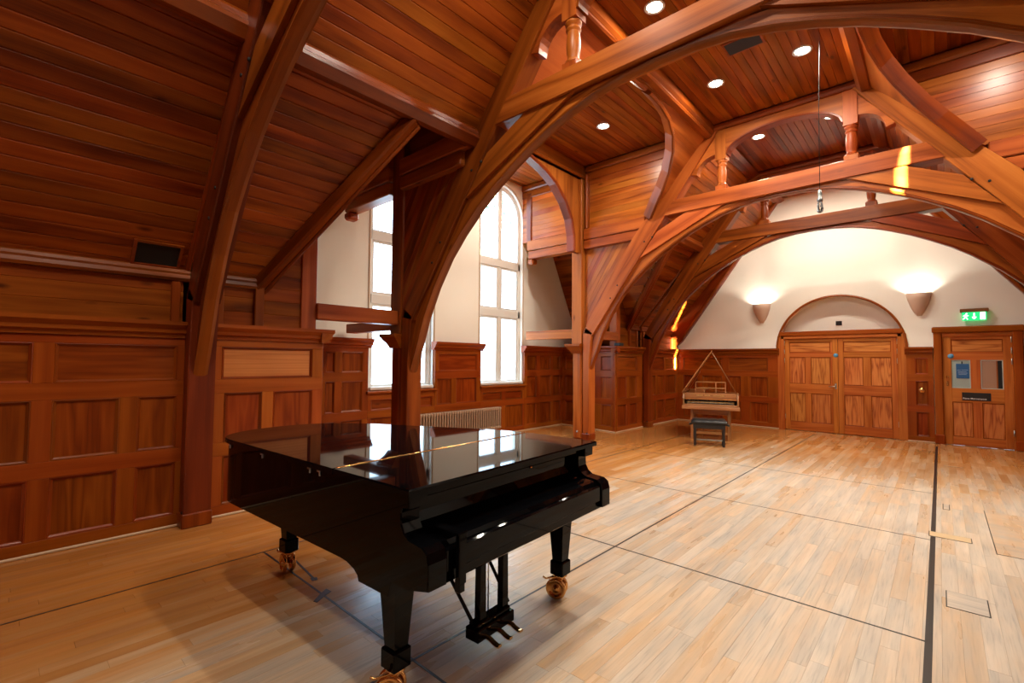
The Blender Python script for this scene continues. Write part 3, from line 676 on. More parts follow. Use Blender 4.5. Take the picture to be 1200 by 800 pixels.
# ------------------------------------------------------------------ roof trusses
INNER = [(3.41, 1.32), (3.35, 1.48), (3.23, 1.76), (3.11, 2.08), (2.91, 2.45), (2.67, 2.79), (2.44, 3.03), (2.14, 3.29), (1.89, 3.47), (1.64, 3.62), (1.39, 3.755), (1.14, 3.865), (0.9, 3.955), (0.6, 4.035), (0.3, 4.075), (0.0, 4.085)]
OUTER = [(3.42, 1.32), (3.385, 1.55), (3.34, 1.85), (3.27, 2.09), (3.05, 2.42), (2.80, 2.76), (2.58, 3.06), (2.31, 3.43), (2.06, 3.55), (1.80, 3.67), (1.5, 3.81), (1.2, 3.95), (0.95, 4.06), (0.6, 4.118), (0.3, 4.118), (0.0, 4.118)]
def outer_of(k): return OUTER[k]
def truss(Y, label, M_BEAM=M_BEAM, leg_mat=None, raft=None):
    t = empty('roof_truss', label, 'roof truss', (0, 0, 0), group=None)
    fr_ = (V((CX, Y, 0)), V((1, 0, 0)), V((0, 0, 1)), V((0, 1, 0)))
    def pr(name, pts, d0, d1, ang=0.0, c=0.012, mat=M_BEAM): return ob(name, prism(MB(), pts, fr_, d0, d1, ang, c), mat, t)
    for s in (-1, 1):
        def mir(pts): return [(s * a, b) for a, b in pts]
        leg = pr('leg', mir([(3.52, 0.0), (3.38, 0.0), (3.38, 1.50), (3.33, 2.02), (3.30, 2.10), (3.46, 2.22), (3.52, 2.1)]), 0, TD, math.pi / 2, mat=leg_mat or M_BEAM)
        pr('principal_rafter', mir([(3.50, 2.10), (3.30, 2.06), (2.31, 3.43), (1.0, 5.21), (0.84, 5.44), (1.12, 5.44), (2.13, 4.19), (2.45, 3.81), (3.44, 2.26)]), 0, TD, -s * math.radians(54), mat=raft or M_BEAM)
        pr('haunch_strut', mir([(2.31, 3.43), (1.98, 3.86), (1.44, 4.12), (0.80, 4.12)]), 0.015, TD - 0.015, -s * math.radians(25))
        # turned post on the collar
        pst = pr('king_post', mir([(0.785, 4.86), (0.955, 4.86), (0.955, 5.44), (0.785, 5.44)]), 0.025, TD - 0.025, math.pi / 2, 0.008)
        m = MB(); px = CX + s * 0.87
        cbox(m, (px - 0.085, Y + 0.025, 4.35), (px + 0.085, Y + TD - 0.025, 4.44), 0.006, 2)
        lathe(m, [(0.0, 4.43), (0.082, 4.44), (0.082, 4.46), (0.062, 4.475), (0.058, 4.50), (0.066, 4.54), (0.072, 4.62), (0.068, 4.70), (0.060, 4.755), (0.058, 4.765), (0.075, 4.775), (0.075, 4.79), (0.060, 4.80), (0.060, 4.82), (0.082, 4.835), (0.082, 4.86), (0.0, 4.87)], (px, Y + TD / 2, 0), seg=20)
        ob('turned_baluster', m, M_BEAM, pst)
        # side arch between post and rafter
        arc = [(0.955 + 0.30 * math.sin(q), 4.70 + 0.27 * math.cos(q)) for q in [math.pi / 2 * i / 8 for i in range(9)]]
        pr('side_arch', mir(arc + [(1.36, 4.735), (1.12, 5.05), (0.955, 5.26)]), 0.04, TD - 0.04, 0, 0.004)
        # straight bolts
        m = MB()
        for (a, b) in ((3.42, 0.14), (2.9, 2.75), (2.75, 2.98), (2.2, 3.72), (2.05, 3.78), (1.55, 4.22), (1.4, 4.16), (0.6, 4.24)):
            lathe(m, [(0.0, -0.006), (0.014, -0.005), (0.016, 0.0), (0.016, 0.01)], (CX + s * a, Y - 0.002, b), (0, 1, 0), 8)
        ob('bolts', m, M_DARK, t, kind='stuff')
    pr('collar_beam', [(-1.83, 4.115), (1.83, 4.115), (1.655, 4.36), (-1.655, 4.36)], -0.012, TD + 0.012)
    # arched rib: both halves in one continuous piece
    N_ = len(INNER); inn = [(-a, b) for a, b in INNER] + [(a, b) for a, b in INNER[:-1][::-1]]
    out = [(-outer_of(k)[0], outer_of(k)[1] + 0.01) for k in range(N_)] + [(outer_of(k)[0], outer_of(k)[1] + 0.01) for k in range(N_ - 1)][::-1]
    P = []; G = []; L_ = 0
    for k in range(len(inn)):
        if k: L_ += math.dist(inn[k], inn[k - 1])
        for (q, d) in ((inn[k], 0.055), (out[k], 0.055), (out[k], 0.15), (inn[k], 0.15)):
            P.append(V((CX + q[0], Y + d, q[1]))); G.append((L_, 0 if q is inn[k] else 0.2, d))
    F = []
    for k in range(len(inn) - 1):
        for e in range(4): F.append([4 * k + e, 4 * k + (e + 1) % 4, 4 * k + 4 + (e + 1) % 4, 4 * k + 4 + e])
    F += [[0, 1, 2, 3], [4 * len(inn) - 4 + e for e in range(4)][::-1]]
    ob('arched_rib', MB().add(P, F, G), M_BEAM, t)
    pth = [V((CX + a, Y + TD / 2, b)) for a, b in inn]
    def nrm(i):
        d = (pth[min(i + 1, len(pth) - 1)] - pth[max(0, i - 1)]).normalized(); return V((-d.z, 0, d.x))
    prof = [(-0.068, 0.0), (-0.068, 0.012), (-0.058, 0.018), (-0.058, 0.030), (-0.050, 0.036), (0.040, 0.036), (0.048, 0.012), (0.048, 0.0), (0.02, -0.006), (-0.04, -0.006)]
    ob('rib_moulding', sweep(MB(), prof, pth, V((0, 1, 0)), nrm), M_TRIM, t)
    # arched header under the flat ceiling
    arc = [(0.785 * math.cos(q), 4.93 + 0.31 * math.sin(q)) for q in [math.pi * i / 24 for i in range(25)]]
    pr('arched_header', [(0.785, 5.44)] + arc + [(-0.785, 5.44)], 0.04, TD - 0.04, 0, 0.0)
    m = MB(); beam(m, (CX - 1.05, Y + TD / 2, 5.40), (CX + 1.05, Y + TD / 2, 5.40), TD + 0.08, 0.10, c=0.03); ob('header_moulding', m, M_TRIM, t)
    pth = [V((CX + a, Y + TD / 2, b)) for a, b in arc]
    ob('arch_moulding', sweep(MB(), [(-0.085, 0.0), (-0.085, 0.025), (0.085, 0.025), (0.085, 0.0), (0.06, -0.012), (-0.06, -0.012)], pth, V((0, 1, 0)), lambda i: V((-math.cos(math.pi * i / 24), 0, -math.sin(math.pi * i / 24)))), M_TRIM, t)
    return t
T_ = [truss(TY[0], 'first arched timber roof truss rising from the panelled wall at the picture left', M_BEAMD, M_DARKEST, M_DARKEST),
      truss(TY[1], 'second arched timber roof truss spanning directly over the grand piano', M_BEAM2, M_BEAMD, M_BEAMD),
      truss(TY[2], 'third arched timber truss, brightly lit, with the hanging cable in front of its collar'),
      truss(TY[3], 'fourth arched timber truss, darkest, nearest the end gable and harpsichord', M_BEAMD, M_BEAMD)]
# feet blocks
for t, Y in zip(T_, TY):
    for s in (-1, 1): ob('foot_block', cbox(MB(), (CX + s * 3.37, Y - 0.012, 0), (CX + s * 3.54, Y + TD + 0.012, 0.13), 0.008, 2), t.children[0].data.materials[0], t)
# half rafter against the end gable
er = empty('roof_truss', 'plain sloping rafters fixed against the end gable wall', 'roof truss')
for s in (-1, 1):
    pts = [(s * a, b) for a, b in ((3.53, 1.887), (3.53, 1.98), (3.38, 2.10), (1.84, 4.25), (1.0, 5.44), (1.12, 5.44), (3.66, 2.42), (3.74, 2.34), (3.74, 1.887))]
    m = MB(); prism(m, pts, (V((CX, YE - 0.12, 0)), V((1, 0, 0)), V((0, 0, 1)), V((0, 1, 0))), 0, 0.115, -s * math.radians(54), 0.012); ob('principal_rafter', m, M_TRIM, er)
    m = MB(); beam(m, (CX + s * 3.36, YE - 0.13, 2.18), (CX + s * 1.05, YE - 0.13, 5.42), 0.05, 0.05, up=(0, 1, 0), c=0.015); ob('bead', m, M_BEAMD, er)

# curved wind braces in the roof plane either side of the window bay (parts of their truss)
BR = [(-3.86, 7.83, 4.17), (-3.70, 7.72, 4.36), (-3.53, 7.62, 4.56), (-3.35, 7.47, 4.77), (-3.17, 7.22, 4.98), (-3.05, 6.95, 5.12), (-2.97, 6.62, 5.21), (-2.93, 6.25, 5.26), (-2.92, 5.90, 5.27)]
for ti, flip in ((2, 0), (1, 1)):
    for side in (-1, 1):
        def tr(p):
            x, y, z = p
            if flip: y = TY[1] + TD + (TY[2] - y)
            if side > 0: x = 2 * CX - x
            return V((x, y, z))
        n_ = slope_pt(0, 1, 0, side) - slope_pt(0, 0, 0, side)
        pts = [tr(p) for p in BR]
        yt = TY[2] if not flip else TY[1] + TD
        # spandrel plate
        edge = [V((p.x, yt, p.z)) for p in pts[:6]] + [V((CX + side * 1.06, yt, 5.40))] * 3
        P = []; G = []
        for a_, b_ in zip(pts, edge):
            for h in (0.0, 0.05): P += [a_ + n_ * h, b_ + n_ * h]; G += [(a_.y, a_.z, h), (b_.y, b_.z, h)]
        F = []
        for k in range(len(pts) - 1):
            o_ = 4 * k; F += [[o_, o_ + 1, o_ + 5, o_ + 4], [o_ + 2, o_ + 6, o_ + 7, o_ + 3]]
        ob('brace_spandrel', MB().add(P, F, G), M_BEAM, T_[ti])
        def sd_(i):
            d = (pts[min(i + 1, len(pts) - 1)] - pts[max(0, i - 1)]).normalized(); return d.cross(n_).normalized()
        ob('curved_brace', sweep(MB(), [(-0.025, -0.06), (-0.03, 0.09), (-0.015, 0.11), (0.015, 0.11), (0.03, 0.09), (0.025, -0.06)], pts, sd_, n_), M_TRIM, T_[ti])

# ------------------------------------------------------------------ arcade posts, bay cheeks and tie beams
XA0, XA1 = -5.51, -5.275
ARC = [(7.62, 3.72), (7.615, 4.03), (7.53, 4.354), (7.329, 4.643), (7.027, 4.91), (6.69, 5.07), (6.22, 5.20)]
def arcade(side, flip, label, M_BEAM=M_BEAM):
    def mx(x): return x if side < 0 else 2 * CX - x
    Yc = TY[2] if not flip else TY[1]
    t = empty('arcade_pillar', label, 'pillar', kind='structure')
    xa, xb = sorted((mx(XA0), mx(XA1)))
    m = MB(); cbox(m, (xa + 0.01, Yc + 0.01, 0), (xb - 0.005, Yc + TD - 0.01, 1.74), 0.035, 2); ob('shaft', m, M_BEAM, t)
    m = MB(); cbox(m, (xa, Yc, 1.89), (xb, Yc + TD, 5.44), 0.008, 2); ob('upper_shaft', m, M_BEAM, t)
    m = MB(); cx_, cy_ = (xa + xb) / 2, Yc + TD / 2; hw = (xb - xa) / 2
    for (e0, e1, z0, z1) in ((0.0, 0.012, 1.70, 1.725), (0.012, 0.03, 1.725, 1.76), (0.03, 0.075, 1.76, 1.82), (0.075, 0.095, 1.82, 1.85), (0.105, 0.105, 1.85, 1.89)):
        P = []
        for e, z in ((e0, z0), (e1, z1)):
            P += [V((cx_ - hw - e, cy_ - TD / 2 - e, z)), V((cx_ + hw + e * 0.2, cy_ - TD / 2 - e, z)), V((cx_ + hw + e * 0.2, cy_ + TD / 2 + e, z)), V((cx_ - hw - e, cy_ + TD / 2 + e, z))]
        if side > 0: P = [V((2 * cx_ - p.x, p.y, p.z)) for p in P]
        m.add(P, BOXF, [(p.x, p.y, p.z) for p in P])
    ob('capital', m, M_STILE, t)
    # arch brace along the arcade
    def yy(y): return y if not flip else TY[1] + TD + (TY[2] - y)
    A = [(yy(y), z) for y, z in ARC]; xm = mx(-5.37)
    P = []; G = []; yp = yy(TY[2])
    edge = [(yp, z) for (_, z) in A[:4]] + [(yp, 5.27), (A[5][0], 5.27), (A[6][0], 5.27)]
    for (a_, e_) in zip(A, edge):
        for x in (xm - 0.04, xm + 0.04): P += [V((x, a_[0], a_[1])), V((x, e_[0], e_[1]))]; G += [(a_[1], a_[0], x), (e_[1], e_[0], x)]
    F = []
    for k in range(len(A) - 1):
        o_ = 4 * k; F += [[o_, o_ + 1, o_ + 5, o_ + 4], [o_ + 2, o_ + 3, o_ + 7, o_ + 6]]
    ob('arch_spandrel', MB().add(P, F, G), M_BEAM, t)
    pts = [V((xm, y, z)) for y, z in A]
    def nn(i):
        d = (pts[min(i + 1, len(pts) - 1)] - pts[max(0, i - 1)]).normalized(); return d.cross(V((1, 0, 0))).normalized()
    ob('arch_brace', sweep(MB(), [(-0.08, -0.035), (-0.10, -0.01), (-0.10, 0.02), (-0.08, 0.035), (0.08, 0.035), (0.10, 0.02), (0.10, -0.01), (0.08, -0.035)], pts, V((1, 0, 0)), nn), M_TRIM, t)
    m = MB(); lathe(m, [(0, -0.012), (0.016, -0.01), (0.02, 0.0), (0.02, 0.01)], (mx(-5.37), Yc, 0.15), (0, 1, 0), 10); ob('bolt', m, M_STEEL, t)
    return t
arcade(-1, 0, 'brown timber post with moulded capital right of the windows, behind the lid corner')
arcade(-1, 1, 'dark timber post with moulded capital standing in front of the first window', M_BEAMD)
arcade(1, 0, 'timber arcade post on the right side under the third truss')
arcade(1, 1, 'timber arcade post on the right side under the second truss')
def cheek(side, flip, label):
    def mx(x): return x if side < 0 else 2 * CX - x
    Y0 = (TY[2] + 0.12) if not flip else TY[1] + 0.02
    Y1 = Y0 + 0.08
    par = empty('wall_' + names[side], label, 'wall', kind='structure')
    fr_ = (V((CX, Y0, 0)), V((1, 0, 0)), V((0, 0, 1)), V((0, 1, 0)))
    s = side
    z = 4.20
    while z < 5.2:
        z1 = min(z + 0.112, 5.20)
        for (xa, xb) in ((-XO + CX if False else abs(XO - CX) - 0.0, 3.78), (3.53, None)):
            if xb is None:
                q0 = 2.13 - (z - 4.19) / 1.2375 + 0.05; q1 = 2.13 - (z1 - 4.19) / 1.2375 + 0.05
                pts = [(s * 3.53, z), (s * q0, z), (s * q1, z1), (s * 3.53, z1)]
            else: pts = [(s * xa, z), (s * xb, z), (s * xb, z1), (s * xa, z1)]
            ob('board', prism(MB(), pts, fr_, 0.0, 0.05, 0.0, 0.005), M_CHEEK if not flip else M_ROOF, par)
        z = z1
    # cornice board above, beam below
    pk = MB()
    for (a_, b_) in ((abs(XO - CX), 3.78), (3.53, 1.2)):
        box(pk, tuple(sorted((0, 0))) + (0,), (0, 0, 0)) if False else None
        x0_, x1_ = sorted((CX + s * a_, CX + s * b_))
        cbox(pk, (x0_, Y0 - 0.02, 5.20), (x1_, Y0 + 0.06, 5.36), 0.01, 0); cbox(pk, (x0_, Y0 - 0.06, 5.36), (x1_, Y0 + 0.06, 5.49), 0.025, 0)
    ob('cornice', pk, M_TRIM, par)
    # two-layer bottom beam, ending short of the outer wall
    for (a_, b_, z0, z1, dy) in ((5.02, 3.78, 3.98, 4.20, 0.10), (4.99, 3.78, 3.80, 3.97, 0.08), (3.53, 2.2, 3.98, 4.20, 0.10), (3.53, 2.32, 3.80, 3.97, 0.085)):
        x0_, x1_ = sorted((CX + s * a_, CX + s * b_))
        ob('bottom_beam', cbox(MB(), (x0_, Y0 - dy, z0), (x1_, Y0 + 0.12, z1), 0.012, 0), M_BEAM, par)
    x0_, x1_ = sorted((CX + s * 5.02, CX + s * 4.86)); ob('beam_end', cbox(MB(), (x0_, Y0 - 0.08, 3.68), (x1_, Y0 + 0.1, 3.80), 0.03, 0), M_BEAM, par)
    ob('cheek_stile', cbox(MB(), (min(CX + s * 5.10, CX + s * 4.96), Y0 - 0.03, 4.2), (max(CX + s * 5.10, CX + s * 4.96), Y0 + 0.05, 5.3), 0.01, 2), M_TRIM, par)
    ob('cheek_stile', cbox(MB(), (min(CX + s * 3.50, CX + s * 3.44), Y0 - 0.10, 4.2), (max(CX + s * 3.50, CX + s * 3.44), Y0 + 0.05, 5.3), 0.015, 2), M_TRIM, par)
    # diagonal boards between post and rafter, below the beam
    ang = math.atan2(1.55, -1.0); L0 = (3.54, 2.18)
    def xr(zv): return 3.46 - (zv - 2.24) / 1.55
    nb = 10
    for k in range(nb):
        # board k: strip parallel to the rafter, offset from it
        a_ = k / nb; b_ = (k + 1) / nb; W = 1.10
        o1, o2 = a_ * W, b_ * W          # horizontal offsets outwards of the rafter edge
        def lineclip(o_):
            # points where x = xr(z)+o_ meets x=3.53 and z=3.80
            zt = 3.80; xt = xr(zt) + o_; zb = 2.24 + 1.55 * (3.46 + o_ - 3.53)
            return (3.53, max(zb, 2.0)), (min(xt, 3.53), zt)
        (p1a, p1b), (p2a, p2b) = lineclip(o1), lineclip(o2)
        if p1a[1] >= 3.80: break
        pts = [p1a, p1b] + ([p2b] if p2a[1] < 3.8 else [(3.53, 3.80)]) + ([p2a] if p2a[1] < 3.80 else [])
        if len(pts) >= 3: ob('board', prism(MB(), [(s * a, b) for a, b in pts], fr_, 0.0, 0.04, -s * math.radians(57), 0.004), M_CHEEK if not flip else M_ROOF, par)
    return par
cheek(-1, 0, 'boarded cheek wall of the window bay on the left beside the third truss')
cheek(-1, 1, 'boarded cheek wall of the window bay on the left behind the second truss')
cheek(1, 0, 'boarded cheek wall at the upper right edge beside the third truss')
cheek(1, 1, 'boarded cheek wall on the right behind the second truss')
# tie beams at wainscot height
def tie(label, p0, p1, ht=0.17, wd=0.16):
    o = ob('tie_beam', beam(MB(), p0, p1, wd, ht, c=0.01), M_BEAM); return tag(o, label, 'beam')
tie('dark tie beam running from the panelled wall to the post before the first window', (-5.40, 2.50, 2.105), (-5.40, 3.60, 2.105), 0.185)
tie('pale lit tie beam from the post right of the windows towards the outer wall', (-5.50, 7.96, 2.10), (-6.76, 7.96, 2.10), 0.185)
tie('dark tie beam end showing under the longer beam near the first window', (-5.50, 3.71, 2.02), (-6.76, 3.71, 2.02), 0.14)
tie('short tie beam beyond the post, between the post and the wainscot corner', (-5.40, 8.07, 2.105), (-5.40, 9.40, 2.105), 0.185)

# ------------------------------------------------------------------ windows
def window(n, side, ya, yb, zs, zp, label, added_screen=False):
    def mx(x): return x if side < 0 else 2 * CX - x
    t = empty('window_%d' % n, label, 'window', kind='structure')
    out = -1 if side < 0 else 1; X0 = mx(XO) + out * 0.07; R = (yb - ya) / 2; cy = (ya + yb) / 2
    def slab(y0, y1, z0, z1, d=0.07, c=0.008): return cbox(MB(), (min(X0, X0 + out * d), y0, z0), (max(X0, X0 + out * d), y1, z1), c)
    F_ = 0.065
    for y0, y1 in ((ya, ya + F_), (yb - F_, yb)): ob('jamb', slab(y0, y1, zs, zp), M_WHITE, t)
    ob('window_sill', cbox(MB(), (min(X0 - out * 0.12, X0 + out * 0.1), ya, zs - 0.01), (max(X0 - out * 0.12, X0 + out * 0.1), yb, zs + 0.045), 0.01, 1), M_WHITE, t)
    for z0, z1 in ((2.49, 2.655), (3.57, 3.735)): ob('transom', slab(ya, yb, z0, z1, 0.075), M_WHITE, t)
    arcp = [V((X0 + out * 0.035, cy - (R - F_ / 2) * math.cos(q), zp + (R - F_ / 2) * math.sin(q))) for q in [math.pi * i / 24 for i in range(25)]]
    ob('arched_head', sweep(MB(), [(-0.035, -F_ / 2), (0.035, -F_ / 2), (0.035, F_ / 2), (-0.035, F_ / 2)], arcp, V((1, 0, 0)), lambda i: V((0, -math.cos(math.pi * i / 24), math.sin(math.pi * i / 24)))), M_WHITE, t)
    for zi, (z0, z1) in enumerate(((zs + 0.04, 2.49), (2.655, 3.57), (3.735, zp + R))):
        ob('mullion', slab(cy - 0.045, cy + 0.045, z0, z1 - (F_ * 0.6 if zi == 2 else 0), 0.06), M_WHITE, t)
        for k, (y0, y1) in enumerate(((ya + F_, cy - 0.045), (cy + 0.045, yb - F_))):
            st = 0.042
            if zi < 2:
                sash = MB()
                for b_ in (((y0, z0), (y0 + st, z1)), ((y1 - st, z0), (y1, z1)), ((y0 + st, z0), (y1 - st, z0 + st)), ((y0 + st, z1 - st), (y1 - st, z1))):
                    cbox(sash, (min(X0 + out * 0.015, X0 + out * 0.055), b_[0][0], b_[0][1]), (max(X0 + out * 0.015, X0 + out * 0.055), b_[1][0], b_[1][1]), 0.004)
                sa = ob('sash', sash, M_WHITE, t)
                ob('pane', box(MB(), (X0 + out * 0.033, y0 + st, z0 + st), (X0 + out * 0.037, y1 - st, z1 - st)), M_GLASS, sa)
            else:
                yi = (lambda v: v)
                R2 = R - F_
                pts = []
                n_ = 14
                outer = y0 if k == 0 else y1; inn_ = y1 if k == 0 else y0
                angs = [math.acos(max(-1, min(1, (0.045) / R2))) * i / n_ for i in range(n_ + 1)]
                sg = -1 if k == 0 else 1
                arcs = [(cy + sg * R2 * math.cos(a), zp + R2 * math.sin(a)) for a in angs]
                poly = [(inn_, z0), (outer, z0)] + arcs
                o_ = V((X0 + out * 0.033, 0, 0))
                pane = ob('pane', prism(MB(), poly, (o_, V((0, 1, 0)), V((0, 0, 1)), V((1, 0, 0))), 0, 0.004), M_GLASS, t)
                pth_ = [V((X0 + out * 0.035, a, b)) for a, b in poly + [poly[0]]]
                cen = V((X0, (inn_ + outer) / 2, (z0 + zp) / 2 + 0.2))
                sash = MB()
                for i in range(len(pth_) - 1):
                    beam(sash, pth_[i], pth_[i + 1], 0.035, 0.05, up=(1, 0, 0), c=0.003)
                ob('sash', sash, M_WHITE, t)
    m = MB()
    for z_ in (1.75, 4.35): cbox(m, (min(X0 - out * 0.02, X0 + out * 0.02), cy - 0.012, z_), (max(X0 - out * 0.02, X0 + out * 0.02), cy + 0.012, z_ + 0.11), 0.004)
    ob('latch', m, M_WPLAST, t)
    # plain timber bead on the plaster round the opening
    pth_ = [V((mx(XO), yb + 0.03, zs + 0.7))] + [V((mx(XO), cy + (R + 0.03) * math.cos(q), zp + (R + 0.03) * math.sin(q))) for q in [math.pi * i / 24 for i in range(25)]] + [V((mx(XO), ya - 0.03, zs + 0.7))]
    def nrm(i):
        d = (pth_[min(i + 1, len(pth_) - 1)] - pth_[max(0, i - 1)]).normalized(); return d.cross(V((1, 0, 0))).normalized()
    ob('bead', sweep(MB(), [(-0.012, -0.009), (0.012, -0.008), (0.015, 0), (0.012, 0.008), (-0.012, 0.009)], pth_, V((-out, 0, 0)), nrm), M_TANB, t)
    # daylight portal filling the opening
    pl = bpy.data.lights.new('daylight', 'AREA'); pl.shape = 'RECTANGLE'; pl.size = yb - ya; pl.size_y = zp + R - zs; pl.cycles.is_portal = True
    po = bpy.data.objects.new('daylight', pl); COL.objects.link(po); po.location = (mx(XO) + out * 0.24, cy, (zs + zp + R) / 2)
    po.rotation_euler = V((-out, 0, 0)).to_track_quat('-Z', 'Y').to_euler(); po.parent = t
    if added_screen:  # unseen screens added to cut the sun down to a slit
        m = MB(); y0b = ya - 0.10 if added_screen > 1 else ya + 0.375
        box(m, (mx(XO) - out * 0.06, y0b, zs - 0.1), (mx(XO) - out * 0.057, yb + 0.12, zp + R + 0.1), 2)
        if added_screen == 1: box(m, (mx(XO) - out * 0.06, ya - 0.1, zs - 0.1), (mx(XO) - out * 0.057, y0b, 2.55), 2)
        b = ob('sun_slit_screen', m, M_SCREEN); tag(b, 'unseen screen added to shape the sun at the %s right-hand window' % ('nearer' if added_screen == 1 else 'farther'), 'added_screen')
window(1, -1, *WIN[0], 'tall arched white window half hidden behind the dark post')
window(2, -1, *WIN[1], 'tall arched white window between the radiator and the brown post')
window(3, 1, *WIN[0], 'arched white window across the hall, nearer of the two', added_screen=1)
window(4, 1, *WIN[1], 'arched white window across the hall, farther of the two', added_screen=2)

# ------------------------------------------------------------------ doors in the end wall
def leaf(par, name, x0, x1, z0, z1, Y, cols, rows, wid=None):
    """framed door leaf; cols: panel (x0,x1) per row list, rows: (z0,z1)"""
    d = ob(name, box(MB(), (x0, Y + 0.012, z0), (x1, Y + 0.04, z1), 2), M_DOOR, par)
    zz = [z0] + [v for r in rows for v in r] + [z1]
    for k in range(0, len(zz), 2): ob('rail', cbox(MB(), (x0 + 0.1, Y - 0.008, zz[k]), (x1 - 0.1, Y + 0.02, zz[k + 1]), 0.003, 0), M_DOOR, d)
    for a, b in ((x0, x0 + 0.1), (x1 - 0.1, x1)): ob('stile', cbox(MB(), (a, Y - 0.008, z0), (b, Y + 0.02, z1), 0.003, 2), M_DOOR, d)
    for (za, zb), pans in zip(rows, cols):
        e = x0 + 0.1
        for a, b in list(pans) + [(x1 - 0.1, None)]:
            if a - e > 0.004: ob('muntin', cbox(MB(), (e, Y - 0.008, za), (a, Y + 0.02, zb), 0.003, 2), M_DOOR, d)
            if b is None: break
            e = b
            if wid and (za, zb) == wid:
                continue
            g = 0 if b - a > 1.3 * (zb - za) else 2
            m = MB(); prism(m, [(a, za), (b, za), (b, zb), (a, zb)], (V((0, 0, 0)), V((1, 0, 0)), V((0, 0, 1)), V((0, 1, 0))), Y + 0.006, Y + 0.018, 0 if g == 0 else math.pi / 2, 0.003)
            ob('panel', m, M_DPAN, d)
            m = MB(); c_ = 0.014
            for (lo, hi) in (((a, za), (b, za + c_)), ((a, zb - c_), (b, zb)), ((a, za + c_), (a + c_, zb - c_)), ((b - c_, za + c_), (b, zb - c_))): cbox(m, (lo[0], Y - 0.002, lo[1]), (hi[0], Y + 0.012, hi[1]), 0.004)
            ob('panel_moulding', m, M_STILE, d)
    return d
YD = YE + 0.02
dd = empty('door_1', 'wide panelled double door under the round-arched recess in the end wall', 'door', kind='structure')
ob('head_board', cbox(MB(), (-2.80, YE - 0.05, 2.17), (-0.545, YE + 0.20, 2.27), 0.015, 0), M_STILE, dd)
ob('head_board', cbox(MB(), (-2.77, YE - 0.03, 2.10), (-0.57, YE + 0.20, 2.17), 0.008, 0), M_DOOR, dd)
for a, b in ((-2.84, -2.70), (-0.645, -0.50)): ob('jamb', cbox(MB(), (a, YE - 0.03, 0), (b, YE + 0.20, 2.17 if a < -2 else 2.17), 0.008, 2), M_DOOR, dd)
DR = ((0.20, 0.86), (1.07, 1.68), (1.79, 2.02))
l1 = leaf(dd, 'door_leaf', -2.70, -1.665, 0.01, 2.10, YD, [[(-2.60, -2.285), (-2.175, -1.80)], [(-2.60, -2.285), (-2.175, -1.80)], [(-2.60, -1.80)]], DR)
l2 = leaf(dd, 'door_leaf', -1.66, -0.645, 0.01, 2.10, YD, [[(-1.56, -1.215), (-1.09, -0.745)], [(-1.56, -1.215), (-1.09, -0.745)], [(-1.56, -0.745)]], DR)
m = MB(); cbox(m, (-1.725, YD - 0.014, 0.98), (-1.69, YD - 0.004, 1.10), 0.003); tube(m, [(-1.707, YD - 0.01, 1.04), (-1.707, YD - 0.06, 1.04), (-1.715, YD - 0.062, 1.04), (-1.83, YD - 0.06, 1.03)], 0.011, 8); ob('door_handle', m, M_STEEL, l1)
m = MB(); lathe(m, [(0, 0), (0.045, 0), (0.045, 0.004), (0, 0.006)], (-1.70, YD - 0.008, 1.72), (0, -1, 0), 20); ob('notice_disc', m, M_BLUE, l1)
for x_, zs_ in ((-2.70, (0.25, 1.55, 1.75, 1.95)), (-0.645, (0.25, 1.55, 1.75, 1.95))):
    for z_ in zs_:
        m = MB(); lathe(m, [(0, 0), (0.009, 0), (0.009, 0.11), (0, 0.11)], (x_, YD - 0.016, z_), seg=8); ob('hinge', m, M_STEEL, dd)
sk = ob('socket_plate', cbox(MB(), (-1.715, YE + 0.205, 2.395), (-1.60, YE + 0.222, 2.49), 0.004), M_BLK2); tag(sk, 'small black socket plate on the white recess above the double door', 'socket')
# single door on the right
d2 = empty('door_2', 'single panelled door with two glazed panes at the right edge of the end wall', 'door', kind='structure')
ob('architrave', cbox(MB(), (-0.09, YE - 0.09, 0), (0.035, YE, 2.16), 0.012, 2), M_STILE, d2); ob('architrave', cbox(MB(), (0.985, YE - 0.09, 0), (1.115, YE, 2.16), 0.012, 2), M_STILE, d2)
ob('architrave', cbox(MB(), (-0.11, YE - 0.11, 2.15), (1.135, YE, 2.27), 0.02, 0), M_STILE, d2); ob('architrave', cbox(MB(), (-0.03, YE - 0.07, 2.07), (1.055, YE, 2.15), 0.012, 0), M_DOOR, d2)
for a, b in ((0.035, 0.06), (0.96, 0.985)): ob('jamb', cbox(MB(), (a, YE - 0.05, 0), (b, YE, 2.08), 0.006, 2), M_DOOR, d2)
for a in (-0.10, 0.98): ob('plinth_block', cbox(MB(), (a, YE - 0.10, 0), (a + 0.145, YE, 0.18), 0.012, 2), M_STILE, d2)
YD2 = YE - 0.042
GR = (1.09, 1.63)
l3 = leaf(d2, 'door_leaf', 0.06, 0.96, 0.01, 2.07, YD2, [[(0.16, 0.445), (0.565, 0.86)], [(0.145, 0.425), (0.56, 0.855)], [(0.16, 0.86)]], ((0.17, 0.83), GR, (1.78, 2.02)), wid=GR)
